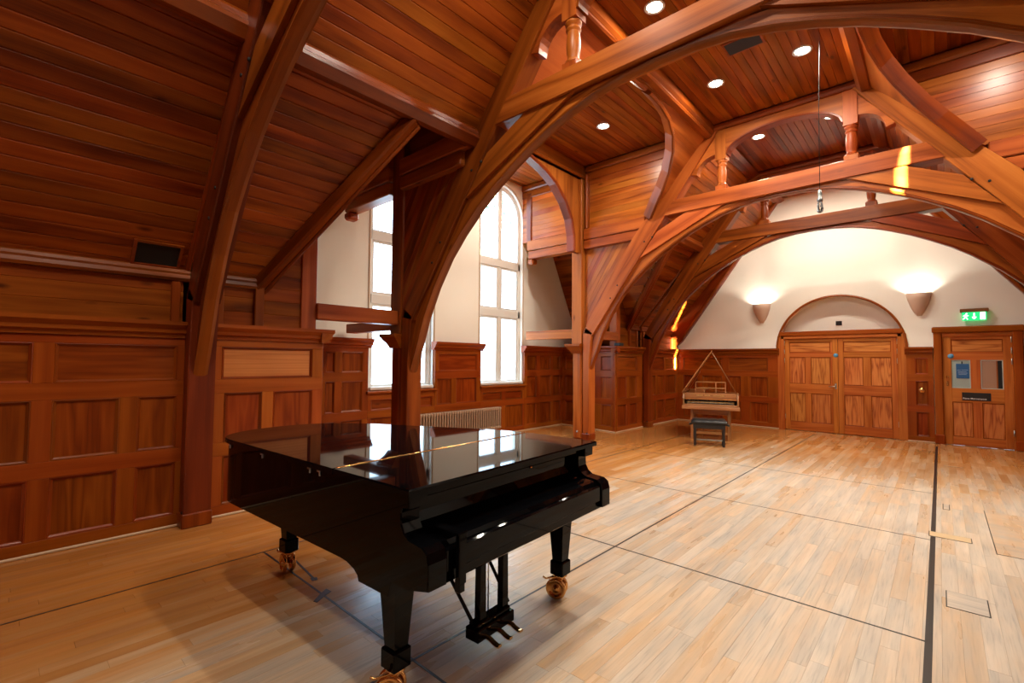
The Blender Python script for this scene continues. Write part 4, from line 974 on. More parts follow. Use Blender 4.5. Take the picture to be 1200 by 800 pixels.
for a, b in ((0.145, 0.425), (0.56, 0.855)):
    m = MB(); c_ = 0.014
    for (lo, hi) in (((a, GR[0]), (b, GR[0] + c_)), ((a, GR[1] - c_), (b, GR[1])), ((a, GR[0] + c_), (a + c_, GR[1] - c_)), ((b - c_, GR[0] + c_), (b, GR[1] - c_))): cbox(m, (lo[0], YD2 - 0.004, lo[1]), (hi[0], YD2 + 0.012, hi[1]), 0.004)
    ob('panel_moulding', m, M_GREY, l3)
    ob('pane', box(MB(), (a + c_, YD2 - 0.001, GR[0] + c_), (b - c_, YD2 + 0.003, GR[1] - c_)), M_GLASS, l3)
    ob('pane_backing', box(MB(), (a + c_, YD2 + 0.006, GR[0] + c_), (b - c_ - (0.075 if a > 0.5 else 0), YD2 + 0.009, GR[1] - c_)), M_COPPER if a > 0.5 else M_GREY, l3)
    if a > 0.5: ob('pane_backing', box(MB(), (b - 0.07, YD2 + 0.007, GR[0] + c_), (b - c_, YD2 + 0.010, GR[1] - c_)), M_BLK2, l3)
nt = empty('notice', 'blue printed notice fixed inside the left pane of the single door', 'notice')
ob('sheet', box(MB(), (0.225, YD2 - 0.006, 1.28), (0.405, YD2 - 0.002, 1.555)), M_POST, nt)
m = MB()
for i_, (xa, zz_, ln) in enumerate(((0.24, 1.43, 0.05), (0.30, 1.435, 0.09), (0.25, 1.40, 0.12), (0.25, 1.375, 0.13), (0.26, 1.35, 0.11))): box(m, (xa, YD2 - 0.0075, zz_), (xa + ln, YD2 - 0.006, zz_ + 0.006))
ob('print_lines', m, M_PINK, nt)
ob('clip', cbox(MB(), (0.30, YD2 - 0.012, 1.555), (0.318, YD2 - 0.002, 1.60), 0.003), M_BLK2, nt)
m = MB(); lathe(m, [(0, 0), (0.045, 0), (0.045, 0.004), (0, 0.006)], (0.155, YD2 - 0.008, 1.70), (0, -1, 0), 20); ob('notice_disc', m, M_BLUE, l3)
m = MB(); lathe(m, [(0, 0), (0.02, 0.002), (0.022, 0.03), (0, 0.04)], (0.10, YD2 - 0.008, 1.30), (0, -1, 0), 12); cbox(m, (0.085, YD2 - 0.02, 1.12), (0.115, YD2 - 0.006, 1.22), 0.004); ob('door_handle', m, M_BRASS, l3)
for z_ in (0.25, 1.55, 1.75, 1.95):
    m = MB(); lathe(m, [(0, 0), (0.009, 0), (0.009, 0.11), (0, 0.11)], (0.965, YD2 - 0.016, z_), seg=8); ob('hinge', m, M_STEEL, d2)
def text(name, body, size, loc, mat, parent=None, rot=(math.pi / 2, 0, 0), ext=0.0006, align='LEFT'):
    c = bpy.data.curves.new(name, 'FONT'); c.body = body; c.size = size; c.extrude = ext; c.align_x = align; c.offset = size * 0.012
    o = bpy.data.objects.new(name, c); COL.objects.link(o); o.location = loc; o.rotation_euler = rot; c.materials.append(mat)
    dg_ = bpy.context.evaluated_depsgraph_get(); me = bpy.data.meshes.new_from_object(o.evaluated_get(dg_)); bpy.data.objects.remove(o)
    o = bpy.data.objects.new(name, me); COL.objects.link(o); o.location = loc; o.rotation_euler = rot
    if parent: o.parent = parent
    return o
sg = empty('door_sign', 'black name plate reading Piano Maintenance on the single door', 'sign')
ob('plate', cbox(MB(), (0.296, YD2 - 0.016, 0.865), (0.685, YD2 - 0.008, 1.015), 0.002), M_BLK2, sg)
text('lettering', 'Piano Maintenance', 0.042, (0.308, YD2 - 0.0165, 0.888), M_TEXT, sg)
# emergency exit sign: running man, arrow and door
ex = empty('exit_sign', 'lit green emergency exit box above the single door', 'sign')
ob('housing', cbox(MB(), (0.30, YE - 0.10, 2.535), (0.69, YE, 2.60), 0.008), plain('bronze housing', (0.30, 0.15, 0.06), 0.4, 0.6), ex)
ob('diffuser', cbox(MB(), (0.33, YE - 0.085, 2.375), (0.66, YE - 0.03, 2.535), 0.004), M_GRN, ex)
yq = YE - 0.0865
def flatpoly(pts): return prism(MB(), pts, (V((0, 0, 0)), V((1, 0, 0)), V((0, 0, 1)), V((0, 1, 0))), yq, yq + 0.0015)
m = MB()
lathe(m, [(0, 0), (0.013, 0), (0.013, 0.0015), (0, 0.0015)], (0.392, yq, 2.505), (0, 1, 0), 14)
for a, b, r in (((0.386, 2.487), (0.372, 2.445), 0.011), ((0.383, 2.482), (0.405, 2.462), 0.006), ((0.405, 2.462), (0.42, 2.472), 0.006), ((0.383, 2.482), (0.357, 2.478), 0.006), ((0.357, 2.478), (0.347, 2.455), 0.006),
                ((0.372, 2.447), (0.395, 2.425), 0.008), ((0.395, 2.425), (0.405, 2.393), 0.007), ((0.372, 2.447), (0.358, 2.412), 0.008), ((0.358, 2.412), (0.338, 2.402), 0.007)):
    beam(m, (a[0], yq + 0.0007, a[1]), (b[0], yq + 0.0007, b[1]), r * 2, 0.0015, up=(0, 1, 0), c=0.0003)
ob('running_figure', m, M_EXW, ex)
m = MB(); P_ = [(0.485, 2.515), (0.505, 2.515), (0.505, 2.43), (0.525, 2.45), (0.525, 2.428), (0.495, 2.395), (0.465, 2.428), (0.465, 2.45), (0.485, 2.43)]
ob('arrow', flatpoly(P_), M_EXW, ex)
ob('door_symbol', flatpoly([(0.575, 2.39), (0.645, 2.39), (0.645, 2.525), (0.575, 2.525)]), M_EXW, ex)
# brass light-switch rose on the narrow panel between the doors
m = MB(); lathe(m, [(0, 0), (0.05, 0), (0.05, 0.004), (0.03, 0.01), (0.012, 0.012), (0.01, 0.03), (0, 0.032)], (-0.275, YE - 0.045, 1.02), (0, -1, 0), 18)
tag(ob('brass_rose', m, M_BRASS), 'round brass rose on the narrow panel between the two doors', 'fitting')

# ------------------------------------------------------------------ uplighter sconces
def sconce(x, z, label):
    t = empty('wall_sconce', label, 'wall light', (x, YE, z))
    prof = [(0.030, -0.46), (0.075, -0.38), (0.120, -0.26), (0.155, -0.13), (0.175, 0.0)]; n = 14; P = []; G = []
    for r, h in prof:
        for k in range(n + 1):
            a = math.pi * k / n; P.append(V((-r * math.cos(a) * 1.15, -r * math.sin(a) * 1.0, h))); G.append((h, r, a))
    F = [[i * (n + 1) + k, i * (n + 1) + k + 1, (i + 1) * (n + 1) + k + 1, (i + 1) * (n + 1) + k] for i in range(len(prof) - 1) for k in range(n)]
    m = MB().add(P, F, G, True); o = ob('bowl', m, M_SCONCE, t)
    so_ = o.modifiers.new('thick', 'SOLIDIFY'); so_.thickness = 0.008
    l = bpy.data.lights.new('sconce_lamp', 'SPOT'); l.energy = 48; l.color = (1.0, 0.93, 0.80); l.spot_size = math.radians(150); l.spot_blend = 0.5; l.shadow_soft_size = 0.05
    lo = bpy.data.objects.new('sconce_lamp', l); COL.objects.link(lo); lo.parent = t; lo.location = (0, -0.115, -0.09); lo.rotation_euler = (math.pi, 0, 0)
    m = MB(); lathe(m, [(0, -0.16), (0.03, -0.15), (0.03, -0.115), (0, -0.11)], (0, -0.10, 0), seg=12); ob('bulb', m, M_LAMP, t)
sconce(-3.17, 2.96, 'half-bowl plaster uplighter left of the arched recess')
sconce(-0.29, 2.97, 'half-bowl plaster uplighter right of the arched recess')

# ------------------------------------------------------------------ recessed ceiling downlights
def downlight(x, y, z, label, watts=LAMP):
    t = empty('ceiling_light', label, 'ceiling light', (x, y, z), group='recessed ceiling downlights')
    m = MB(); lathe(m, [(0.085, -0.001), (0.110, -0.001), (0.112, -0.008), (0.090, -0.014), (0.082, -0.004)], (0, 0, 0), seg=28); ob('trim_ring', m, M_WPLAST, t)
    m = MB(); lathe(m, [(0, -0.006), (0.083, -0.004), (0.083, 0.0)], (0, 0, 0), seg=24); ob('lens', m, M_LAMP, t)
    l = bpy.data.lights.new('lamp', 'AREA'); l.shape = 'DISK'; l.size = 0.16; l.energy = watts; l.color = LAMP_COL
    lo = bpy.data.objects.new('lamp', l); COL.objects.link(lo); lo.parent = t; lo.location = (0, 0, -0.018)
ord_ = ('behind the camera', 'above the camera end', 'between the first and second trusses', 'over the second truss bay at the top edge', 'in the middle of the window bay ceiling', 'beyond the third truss', 'against the end gable')
for y, nm in zip((-1.5, 0.55, 2.65, 4.75, 6.66, 8.75, 10.95), ord_):
    for x, sd2 in ((-2.24, 'left'), (-1.19, 'right')):
        downlight(x, y, ZC - 0.001, 'round recessed downlight, %s row, %s' % (sd2, nm), LAMP * (0.62 if y < 3 else 1.0))
for x, y, nm in ((-4.1, 6.75, 'inner one in the left window bay'), (-5.72, 6.75, 'outer one in the left window bay by the arch'), (0.66, 6.75, 'inner one in the right window bay'), (2.28, 6.75, 'outer one in the right window bay')):
    downlight(x, y, ZD - 0.001, 'round recessed downlight, ' + nm)
# vent grille and smoke detector in the flat ceiling, grille low on the left slope
g = empty('ceiling_vent', 'dark slotted vent in the flat ceiling above the second truss arch', 'vent')
ob('frame', cbox(MB(), (-1.92, 5.88, ZC - 0.012), (-1.48, 6.18, ZC + 0.002), 0.004), M_TRIM, g)
ob('grille', box(MB(), (-1.89, 5.91, ZC - 0.014), (-1.51, 6.15, ZC - 0.010)), M_DARK, g)
m = MB(); lathe(m, [(0.055, 0), (0.055, -0.012), (0.045, -0.03), (0.02, -0.036), (0, -0.036)], (-1.67, 8.45, ZC), seg=20)
tag(ob('smoke_detector', m, M_WPLAST), 'small round smoke detector on the boarded ceiling beyond the third truss', 'smoke detector')
g = empty('roof_vent', 'dark rectangular vent low in the boarded slope at the left', 'vent')
m = MB(); sv0, sv1 = 0.10, 0.315
for (a, b, c_, d_) in ((sv0 - 0.02, sv1 + 0.02, 0.79, 0.815), (sv0 - 0.02, sv1 + 0.02, 1.135, 1.16), (sv0 - 0.02, sv0, 0.815, 1.135), (sv1, sv1 + 0.02, 0.815, 1.135)):
    P = [slope_pt(s_, n_, y_, -1) for n_ in (0.0, 0.02) for s_, y_ in ((a, c_), (b, c_), (b, d_), (a, d_))]; m.add(P, BOXF, [(p.y, p.z, p.x) for p in P])
ob('frame', m, M_TRIM, g)
P = [slope_pt(s_, n_, y_, -1) for n_ in (0.0, 0.006) for s_, y_ in ((sv0, 0.815), (sv1, 0.815), (sv1, 1.135), (sv0, 1.135))]; ob('grille', MB().add(P, BOXF, [(p.y, p.z, p.x) for p in P]), M_DARK, g)

# ------------------------------------------------------------------ hanging cable with shackle
cb = empty('hanging_cable', 'thin steel cable with a shackle hanging from the ceiling before the third truss', 'cable')
cxh, cyh = -1.0, 6.6
ob('wire', tube(MB(), [(cxh, cyh, ZC), (cxh - 0.02, cyh, 4.6), (cxh - 0.025, cyh, 3.62)], 0.004, 6), M_WIRE, cb)
m = MB(); lathe(m, [(0, 3.63), (0.018, 3.625), (0.024, 3.58), (0.018, 3.53), (0.03, 3.52), (0.03, 3.49), (0.015, 3.48), (0, 3.48)], (cxh - 0.025, cyh, 0), seg=10)
for sg_ in (-1, 1):
    tube(m, [(cxh - 0.025 + sg_ * 0.02 * math.sin(q), cyh + 0.012 * sg_, 3.43 + 0.065 * math.cos(q)) for q in [math.pi * 2 * i / 12 for i in range(13)]], 0.010, 6)
tube(m, [(cxh - 0.025 + 0.03 * math.sin(q), cyh, 3.39 + 0.04 * math.cos(q)) for q in [math.pi * 2 * i / 12 for i in range(10)]], 0.009, 6)
ob('shackle', m, M_STEELD, cb)

# ------------------------------------------------------------------ radiator
rd = empty('radiator', 'long cream column radiator below the wainscot between the windows', 'radiator', (XO + 0.16, 5.03, 0))
NSEC = 34; pit = 2.07 / NSEC
m = MB()
for dx_ in (-0.045, 0.0, 0.045): lathe(m, [(0.0, 0.15), (0.014, 0.155), (0.017, 0.19), (0.017, 0.55), (0.014, 0.585), (0, 0.59)], (dx_, 0, 0), seg=8)
for z_ in (0.18, 0.56): cbox(m, (-0.062, -pit * 0.46, z_ - 0.028), (0.062, pit * 0.46, z_ + 0.03), 0.012)
sec = ob('section', m, M_RAD, rd); sec.location = (0, pit * 0.5, 0)
for k in range(1, NSEC): clone(sec, rd, (0, pit * (k + 0.5), 0))
for y_ in (0.15, 1.9): ob('foot', cbox(MB(), (-0.05, y_ - 0.02, 0), (0.05, y_ + 0.02, 0.16), 0.008), M_RAD, rd)

# ------------------------------------------------------------------ grand piano
PO = V((-1.64, 1.18, 0)); ang = math.atan2(-0.056, -0.9985)
gp = empty('grand_piano', 'black lacquered grand piano with closed lid on brass castors', 'piano', PO, rot=(0, 0, ang))
def C2(x, w_): return (x, -w_)
def smooth_poly(pts, n=6):
    out = []; N_ = len(pts)
    for i in range(N_ - 1):
        p0, p1, p2, p3 = pts[max(i - 1, 0)], pts[i], pts[i + 1], pts[min(i + 2, N_ - 1)]
        for k in range(n):
            t = k / n
            out.append(tuple(0.5 * ((2 * p1[j]) + (-p0[j] + p2[j]) * t + (2 * p0[j] - 5 * p1[j] + 4 * p2[j] - p3[j]) * t * t + (-p0[j] + 3 * p1[j] - 3 * p2[j] + p3[j]) * t ** 3) for j in (0, 1)))
    out.append(pts[-1]); return out
CURVE = [(0.42, 1.52), (0.70, 1.49), (1.0, 1.39), (1.3, 1.25), (1.6, 1.12), (1.86, 0.99), (2.05, 0.84), (2.16, 0.65), (2.18, 0.45), (2.15, 0.26), (2.06, 0.10), (1.93, 0.015), (1.75, 0.0)]
OUTL = [(0.0, 0.0), (0.0, 1.52)] + smooth_poly(CURVE)
def inset(poly, d):
    out = []; n = len(poly)
    A = sum(poly[i][0] * poly[(i + 1) % n][1] - poly[(i + 1) % n][0] * poly[i][1] for i in range(n)); sg = 1 if A > 0 else -1
    for i in range(n):
        a = V(poly[i]) - V(poly[i - 1]); b = V(poly[(i + 1) % n]) - V(poly[i])
        na = V((-a.y, a.x)).normalized() * sg; nb = V((-b.y, b.x)).normalized() * sg; h = na + nb; h = h / max(0.5, h.length_squared / 2)
        out.append(tuple(V(poly[i]) + h * d))
    return out
FRL = (V((0, 0, 0)), V((1, 0, 0)), V((0, -1, 0)), V((0, 0, 1)))
def lay(name, poly, z0, z1, mat, parent=gp, c=0.0):
    m = MB(); prism(m, poly, (V((0, 0, 0)), V((1, 0, 0)), V((0, -1, 0)), V((0, 0, 1))), z1, z0, 0, c); return ob(name, m, mat, parent)
def clipx(poly, x0, keep):
    out = []; n = len(poly); ins = (lambda p: p[0] >= x0) if keep > 0 else (lambda p: p[0] <= x0)
    for i in range(n):
        a, b = poly[i], poly[(i + 1) % n]
        if ins(a): out.append(a)
        if ins(a) != ins(b): t = (x0 - a[0]) / (b[0] - a[0]); out.append((x0, a[1] + t * (b[1] - a[1])))
    return out
LID = inset(OUTL, -0.022)
lay('case', clipx(OUTL, 0.13, 1), 0.60, 0.985, M_BLACK, c=0.004)
lay('lid', clipx(LID, 0.562, 1), 0.99, 1.018, M_BLACK, c=0.008)
lay('lid_flap', clipx(LID, 0.556, -1), 0.99, 1.018, M_BLACK, c=0.008)
m = MB(); tube(m, [(0.559, -0.0, 1.017), (0.559, -1.53, 1.017)], 0.0055, 8); ob('lid_hinge', m, M_BRASS, gp)
# keyboard block: key bed, cheeks, fallboard and slip
def Lx(x, w_, z): return V((x, -w_, z))
ob('key_bed', cbox(MB(), (-0.10, -1.50, 0.615), (0.30, -0.02, 0.70), 0.006, 1), M_BLACK, gp)
ob('key_slip', cbox(MB(), (-0.115, -1.42, 0.665), (-0.085, -0.10, 0.765), 0.008, 1), M_BLACK, gp)
CHK = [(-0.125, 0.63), (-0.125, 0.735), (-0.115, 0.775), (-0.085, 0.795), (-0.04, 0.80), (0.0, 0.805), (0.03, 0.825), (0.05, 0.86), (0.052, 0.905), (0.045, 0.925), (0.0, 0.93), (0.0, 0.985), (0.35, 0.985), (0.35, 0.60), (0.0, 0.60)]
for w0 in (0.0, 1.43): ob('cheek', prism(MB(), CHK, (V((0, 0, 0)), V((1, 0, 0)), V((0, 0, 1)), V((0, -1, 0))), w0 - 0.004, w0 + 0.096, 0, 0.006), M_BLACK, gp)
FB = [(-0.085, 0.70), (-0.085, 0.765), (-0.075, 0.785), (-0.055, 0.79), (0.03, 0.80), (0.085, 0.83), (0.105, 0.87), (0.105, 0.985), (0.14, 0.985), (0.14, 0.70)]
ob('fallboard', prism(MB(), FB, (V((0, 0, 0)), V((1, 0, 0)), V((0, 0, 1)), V((0, -1, 0))), 0.094, 1.428, math.pi / 2, 0.004), M_BLACK, gp)
ob('music_shelf_front', cbox(MB(), (0.035, -1.43, 0.95), (0.06, -0.09, 0.992), 0.006, 1), M_BLACK, gp)
ob('lock_knob', lathe(MB(), [(0, 0), (0.008, 0.0), (0.008, 0.012), (0, 0.015)], (-0.001, -0.83, 0.965), (-1, 0, 0), 10), M_BRASS, gp)
# keyboard lock bracket clamped over the slip
m = MB(); cbox(m, (-0.150, -0.190, 0.61), (-0.125, -0.145, 0.825), 0.004); cbox(m, (-0.150, -0.195, 0.815), (0.02, -0.14, 0.826), 0.004); cbox(m, (-0.147, -0.185, 0.575), (-0.115, -0.150, 0.63), 0.004)
ob('lock_bracket', m, M_BLACK, gp)
m = MB()
for x_ in (0.72, 0.82, 1.38, 1.86): cbox(m, (x_ - 0.014, -0.0005, 0.974), (x_ + 0.014, 0.008, 0.984), 0.002); cbox(m, (x_ - 0.014, -0.0005, 0.955), (x_ - 0.006, 0.008, 0.984), 0.002)
ob('lid_hook', m, M_STEEL, gp)
# legs: scrolled top block, tapering square leg, cap and castor
def leg(x, w_, turn):
    p = empty('leg'); p.parent = gp; p.location = (x, -w_, 0)
    m = MB(); P = []
    def ring(hx, hy, z): return [V((-hx, -hy, z)), V((hx, -hy, z)), V((hx, hy, z)), V((-hx, hy, z))]
    tz = 0.60
    R_ = [ring(0.037, 0.037, 0.24), ring(0.057, 0.057, tz - 0.06), ring(0.059, 0.059, tz)]
    vs = [q for r in R_ for q in r]; F = [(3, 2, 1, 0), (8, 9, 10, 11)] + [[4 * i + k, 4 * i + (k + 1) % 4, 4 * i + 4 + (k + 1) % 4, 4 * i + 4 + k] for i in range(2) for k in range(4)]
    m.add(vs, F, [(v.z, v.x, v.y) for v in vs]); cbox(m, (-0.050, -0.050, 0.155), (0.050, 0.050, 0.245), 0.006)
    ob('shaft', m, M_BLACK, p)
    m = MB()
    lathe(m, [(0.0, 0.156), (0.040, 0.155), (0.046, 0.146), (0.03, 0.135), (0.0, 0.13)], (0, 0, 0), seg=16)
    a = turn
    c_, s_ = math.cos(a), math.sin(a)
    def rt(px, py, z): return V((c_ * px - s_ * py, s_ * px + c_ * py, z))
    for sy in (-0.030, 0.030):
        o_ = rt(0.022, sy, 0.068); ax_ = rt(0, 1, 0)
        lathe(m, [(0.0, -0.013), (0.016, -0.014), (0.020, -0.003), (0.044, -0.003), (0.048, -0.013), (0.062, -0.012), (0.067, -0.006), (0.067, 0.006), (0.062, 0.012), (0.048, 0.013), (0.044, 0.003), (0.020, 0.003), (0.016, 0.014), (0.0, 0.013)], o_, ax_, 20)
    tube(m, [rt(-0.012, 0, 0.128), rt(0.0, 0, 0.115), rt(0.022, 0, 0.068)], 0.013, 8)
    cbox(m, (-0.034, -0.034, 0.135), (0.034, 0.034, 0.150), 0.008)
    tube(m, [rt(0.022, -0.052, 0.068), rt(0.022, 0.052, 0.068)], 0.011, 8)
    tube(m, [rt(0.01, 0.02, 0.135), rt(0.05, 0.045, 0.142), rt(0.085, 0.05, 0.132), rt(0.105, 0.05, 0.142)], 0.0065, 8)
    ob('castor', m, M_BRASS, p)
    return p
leg(0.22, 0.115, 0.75); leg(0.16, 1.385, 0.35); leg(1.88, 0.42, -0.2)
# arched knee blocks where the front legs meet the case
for w0, w1 in ((0.0, 0.26), (1.26, 1.50)):
    KN = [(0.0, 0.625), (0.09, 0.625), (0.14, 0.545), (0.36, 0.545)] + [(0.36 + 0.20 * math.sin(q), 0.60 - 0.055 * math.cos(q) + 0.0) for q in [math.pi / 2 * i / 6 for i in range(1, 7)]] + [(0.66, 0.60), (0.67, 0.63), (0.0, 0.63)]
    KN = [(0.0, 0.64), (0.03, 0.60), (0.12, 0.60), (0.14, 0.53), (0.36, 0.53), (0.37, 0.555), (0.40, 0.575), (0.46, 0.593), (0.56, 0.60), (0.57, 0.615), (0.70, 0.618), (0.71, 0.635), (0.0, 0.645)]
    ob('knee_block', prism(MB(), KN, (V((0, 0, 0)), V((1, 0, 0)), V((0, 0, 1)), V((0, -1, 0))), w0 + 0.002, w1, 0, 0.003), M_BLACK, gp)
ly = empty('pedal_lyre'); ly.parent = gp; ly.location = (0, 0, 0)
for w_ in (0.625, 0.81):
    m = MB(); P = [Lx(x, w_ + dw, z) for z, hx, hw in ((0.17, 0.020, 0.024), (0.62, 0.020, 0.018)) for x, dw in ((0.17 - hx, -hw), (0.17 + hx, -hw), (0.17 + hx, hw), (0.17 - hx, hw))]
    m.add(P, BOXF, [(p.z, p.x, p.y) for p in P]); ob('lyre_post', m, M_BLACK, ly)
ob('lyre_box', cbox(MB(), (0.12, -0.855, 0.085), (0.215, -0.555, 0.15), 0.006, 1), M_BLACK, ly)
ob('lyre_plinth', cbox(MB(), (0.135, -0.84, 0.15), (0.205, -0.57, 0.172), 0.006, 1), M_BLACK, ly)
for w_ in (0.57, 0.86): ob('lyre_brace', tube(MB(), [(0.17, -w_, 0.17), (0.55, -(0.72 + (w_ - 0.715) * 1.2), 0.61)], 0.010, 8), M_BLACK, ly)
for w_ in (0.63, 0.72, 0.81):
    m = MB(); pts = [(0.13, -w_, 0.092), (0.10, -w_, 0.090), (0.075, -w_, 0.080), (0.05, -w_, 0.074), (0.035, -w_, 0.077)]
    sweep(m, [(-0.012, -0.006), (0.012, -0.006), (0.016, 0.002), (0.010, 0.008), (-0.010, 0.008), (-0.016, 0.002)], [V(p) for p in pts], V((0, 1, 0)), V((0, 0, 1))); ob('pedal', m, M_BRASS, ly)
    ob('pedal_rod', tube(MB(), [(0.20, -w_, 0.17), (0.20, -w_, 0.61)], 0.004, 6), M_STEEL, ly)

# ------------------------------------------------------------------ harpsichord and bench
hp = empty('harpsichord', 'small walnut harpsichord with raised lid in the far left corner', 'harpsichord', (-3.90, 9.48, 0), rot=(0, 0, math.radians(18.5)))
W_ = 1.03
HO = [(0, 0), (W_, 0), (W_, 0.55), (0.86, 0.85), (0.62, 1.2), (0.46, 1.5), (0.40, 1.72), (0.0, 1.80)]
FH = (V((0, 0, 0)), V((1, 0, 0)), V((0, 1, 0)), V((0, 0, 1)))
m = MB(); prism(m, HO, FH, 0.66, 0.70, 0, 0); ob('bottom_board', m, M_HARP, hp)
m = MB()
for i_ in range(1, len(HO)):
    a, b = HO[i_], HO[(i_ + 1) % len(HO)]
    st = V((a[0], a[1], 0.80)); en = V((b[0], b[1], 0.80))
    if i_ == len(HO) - 1: en = V((0, 0.16, 0.80))
    if i_ == 1: st = V((W_, 0.16, 0.80))
    beam(m, st, en, 0.018, 0.24, c=0.002)
ob('case_side', m, M_HARP, hp)
m = MB(); prism(m, [(q[0] * 0.985 + 0.006, q[1] * 0.985 + 0.01) for q in HO], FH, 0.80, 0.806, 0, 0); ob('soundboard', m, M_DPAN, hp)
for x_ in (0.0, W_ - 0.03): ob('key_cheek', prism(MB(), [(0.0, 0.66), (0.0, 0.80), (0.03, 0.90), (0.16, 0.92), (0.16, 0.66)], (V((x_, 0, 0)), V((0, 1, 0)), V((0, 0, 1)), V((1, 0, 0))), 0, 0.03, 0, 0.003), M_HARP, hp)
ob('front_rail', cbox(MB(), (-0.02, -0.04, 0.60), (W_ + 0.02, 0.20, 0.66), 0.008, 0), M_HARP, hp)
ob('front_rail', cbox(MB(), (0.03, -0.01, 0.66), (W_ - 0.03, 0.02, 0.70), 0.004, 0), M_HARP, hp)
ob('name_board', cbox(MB(), (0.03, 0.15, 0.775), (W_ - 0.03, 0.17, 0.92), 0.003, 0), M_HARP, hp)
m = MB(); rq = random.Random(5); x_ = 0.26
while x_ < 0.76:
    w_ = 0.012 + rq.random() * 0.01
    if rq.random() > 0.14: box(m, (x_, 0.147, 0.862), (x_ + w_, 0.150, 0.884))
    x_ += w_ + 0.006
ob('gilt_inscription', m, M_GOLD, hp)
kb = empty('keyboard'); kb.parent = hp
for row, (y_, z_) in enumerate(((0.02, 0.705), (0.09, 0.745))):
    nk = 36; kw = (W_ - 0.16) / nk
    m = MB(); box(m, (0, 0, 0), (kw - 0.002, 0.12, 0.02)); k0 = ob('key', m, M_BLK2, kb); k0.location = (0.08, y_, z_)
    for k in range(1, nk): clone(k0, kb, (0.08 + k * kw, y_, z_))
    m = MB(); box(m, (0, 0, 0), (0.012, 0.07, 0.012)); s0 = None
    for k in range(nk - 1):
        if k % 7 in (2, 6): continue
        if s0 is None: s0 = ob('sharp', m, M_KEYW, kb); s0.location = (0.08 + (k + 1) * kw - 0.006, y_ + 0.045, z_ + 0.02)
        else: clone(s0, kb, (0.08 + (k + 1) * kw - 0.006, y_ + 0.045, z_ + 0.02))
    ob('key_front', box(MB(), (0.08, y_ - 0.004, z_ - 0.02), (W_ - 0.08, y_, z_ + 0.006)), M_GOLD if row else M_HARP, kb)
# lid hinged on the spine, held up by its stick
la = math.radians(56); e1 = V((math.cos(la), 0, math.sin(la))); nlid = V((-math.sin(la), 0, math.cos(la)))
m = MB(); prism(m, [(a, b) for a, b in HO if True], (V((-0.01, 0.02, 0.925)), e1, V((0, 1, 0)), nlid), 0, 0.016, math.pi / 2, 0.002); ob('lid', m, M_HARP, hp)
top = V((-0.01, 0.06, 0.925)) + e1 * (W_ * 0.97)
ob('lid_prop', tube(MB(), [top, V((W_ - 0.03, 0.25, 0.92))], 0.010, 6), M_HARP, hp)
ob('lid_prop', tube(MB(), [V((0.06, 0.5, 0.9)), V((0.32, 0.5, 1.35))], 0.008, 6), M_HARP, hp)
dk = empty('music_desk'); dk.parent = hp
for (p, q) in (((0.24, 0.22, 0.93), (0.24, 0.24, 1.14)), ((0.80, 0.22, 0.93), (0.80, 0.24, 1.14)), ((0.24, 0.24, 1.14), (0.80, 0.24, 1.14)), ((0.24, 0.22, 1.02), (0.80, 0.22, 1.02)), ((0.62, 0.22, 0.93), (0.62, 0.24, 1.14)), ((0.40, 0.22, 0.93), (0.40, 0.23, 1.02))):
    ob('desk_bar', beam(MB(), p, q, 0.022, 0.014, up=(0, 1, 0.01), c=0.002), M_HARP, dk)
st_ = empty('stand'); st_.parent = hp
for x_ in (0.17, W_ - 0.17):
    for y_ in (0.10, 0.75 if x_ > 0.5 else 1.35): ob('leg', cbox(MB(), (x_ - 0.028, y_ - 0.025, 0), (x_ + 0.028, y_ + 0.025, 0.60), 0.005, 2), M_HARP, st_)
    ob('stretcher', cbox(MB(), (x_ - 0.02, 0.12, 0.12), (x_ + 0.02, 0.75 if x_ > 0.5 else 1.35, 0.16), 0.004, 1), M_HARP, st_)
ob('stretcher', cbox(MB(), (0.17, 0.085, 0.10), (W_ - 0.17, 0.115, 0.15), 0.004, 0), M_HARP, st_)
ob('apron', cbox(MB(), (0.17, 0.09, 0.49), (W_ - 0.17, 0.11, 0.60), 0.004, 0), M_HARP, st_)
for y_ in (1.30,): ob('rail', cbox(MB(), (0.05, y_, 0.56), (0.55, y_ + 0.04, 0.66), 0.004, 0), M_HARP, st_)
bn = empty('piano_bench', 'black buttoned leather bench before the harpsichord', 'bench', (-3.22, 9.03, 0), rot=(0, 0, math.radians(21)))
# cushion with a softly rounded, buttoned top
m = MB(); nx_, ny_ = 16, 8; P = []; G = []
for j in range(ny_ + 1):
    for i_ in range(nx_ + 1):
        u, v = i_ / nx_, j / ny_; d_ = min(u, 1 - u) * 0.62, min(v, 1 - v) * 0.34; e_ = min(min(d_) / 0.05, 1)
        z_ = 0.455 + 0.04 * math.sin(e_ * math.pi / 2) - 0.007 * (abs(math.sin(u * math.pi * 4)) < 0.15) - 0.005 * (abs(math.sin(v * math.pi * 2)) < 0.2)
        P.append(V((u * 0.62 - 0.31, v * 0.34 - 0.17, z_))); G.append((u, v, z_))
F = [[j * (nx_ + 1) + i_, j * (nx_ + 1) + i_ + 1, (j + 1) * (nx_ + 1) + i_ + 1, (j + 1) * (nx_ + 1) + i_] for j in range(ny_) for i_ in range(nx_)]
m.add(P, F, G, True); cbox(m, (-0.31, -0.17, 0.405), (0.31, 0.17, 0.46), 0.015); ob('cushion', m, M_LEATH, bn)
ob('frame', cbox(MB(), (-0.275, -0.145, 0.32), (0.275, 0.145, 0.405), 0.006, 0), M_BLK2, bn)
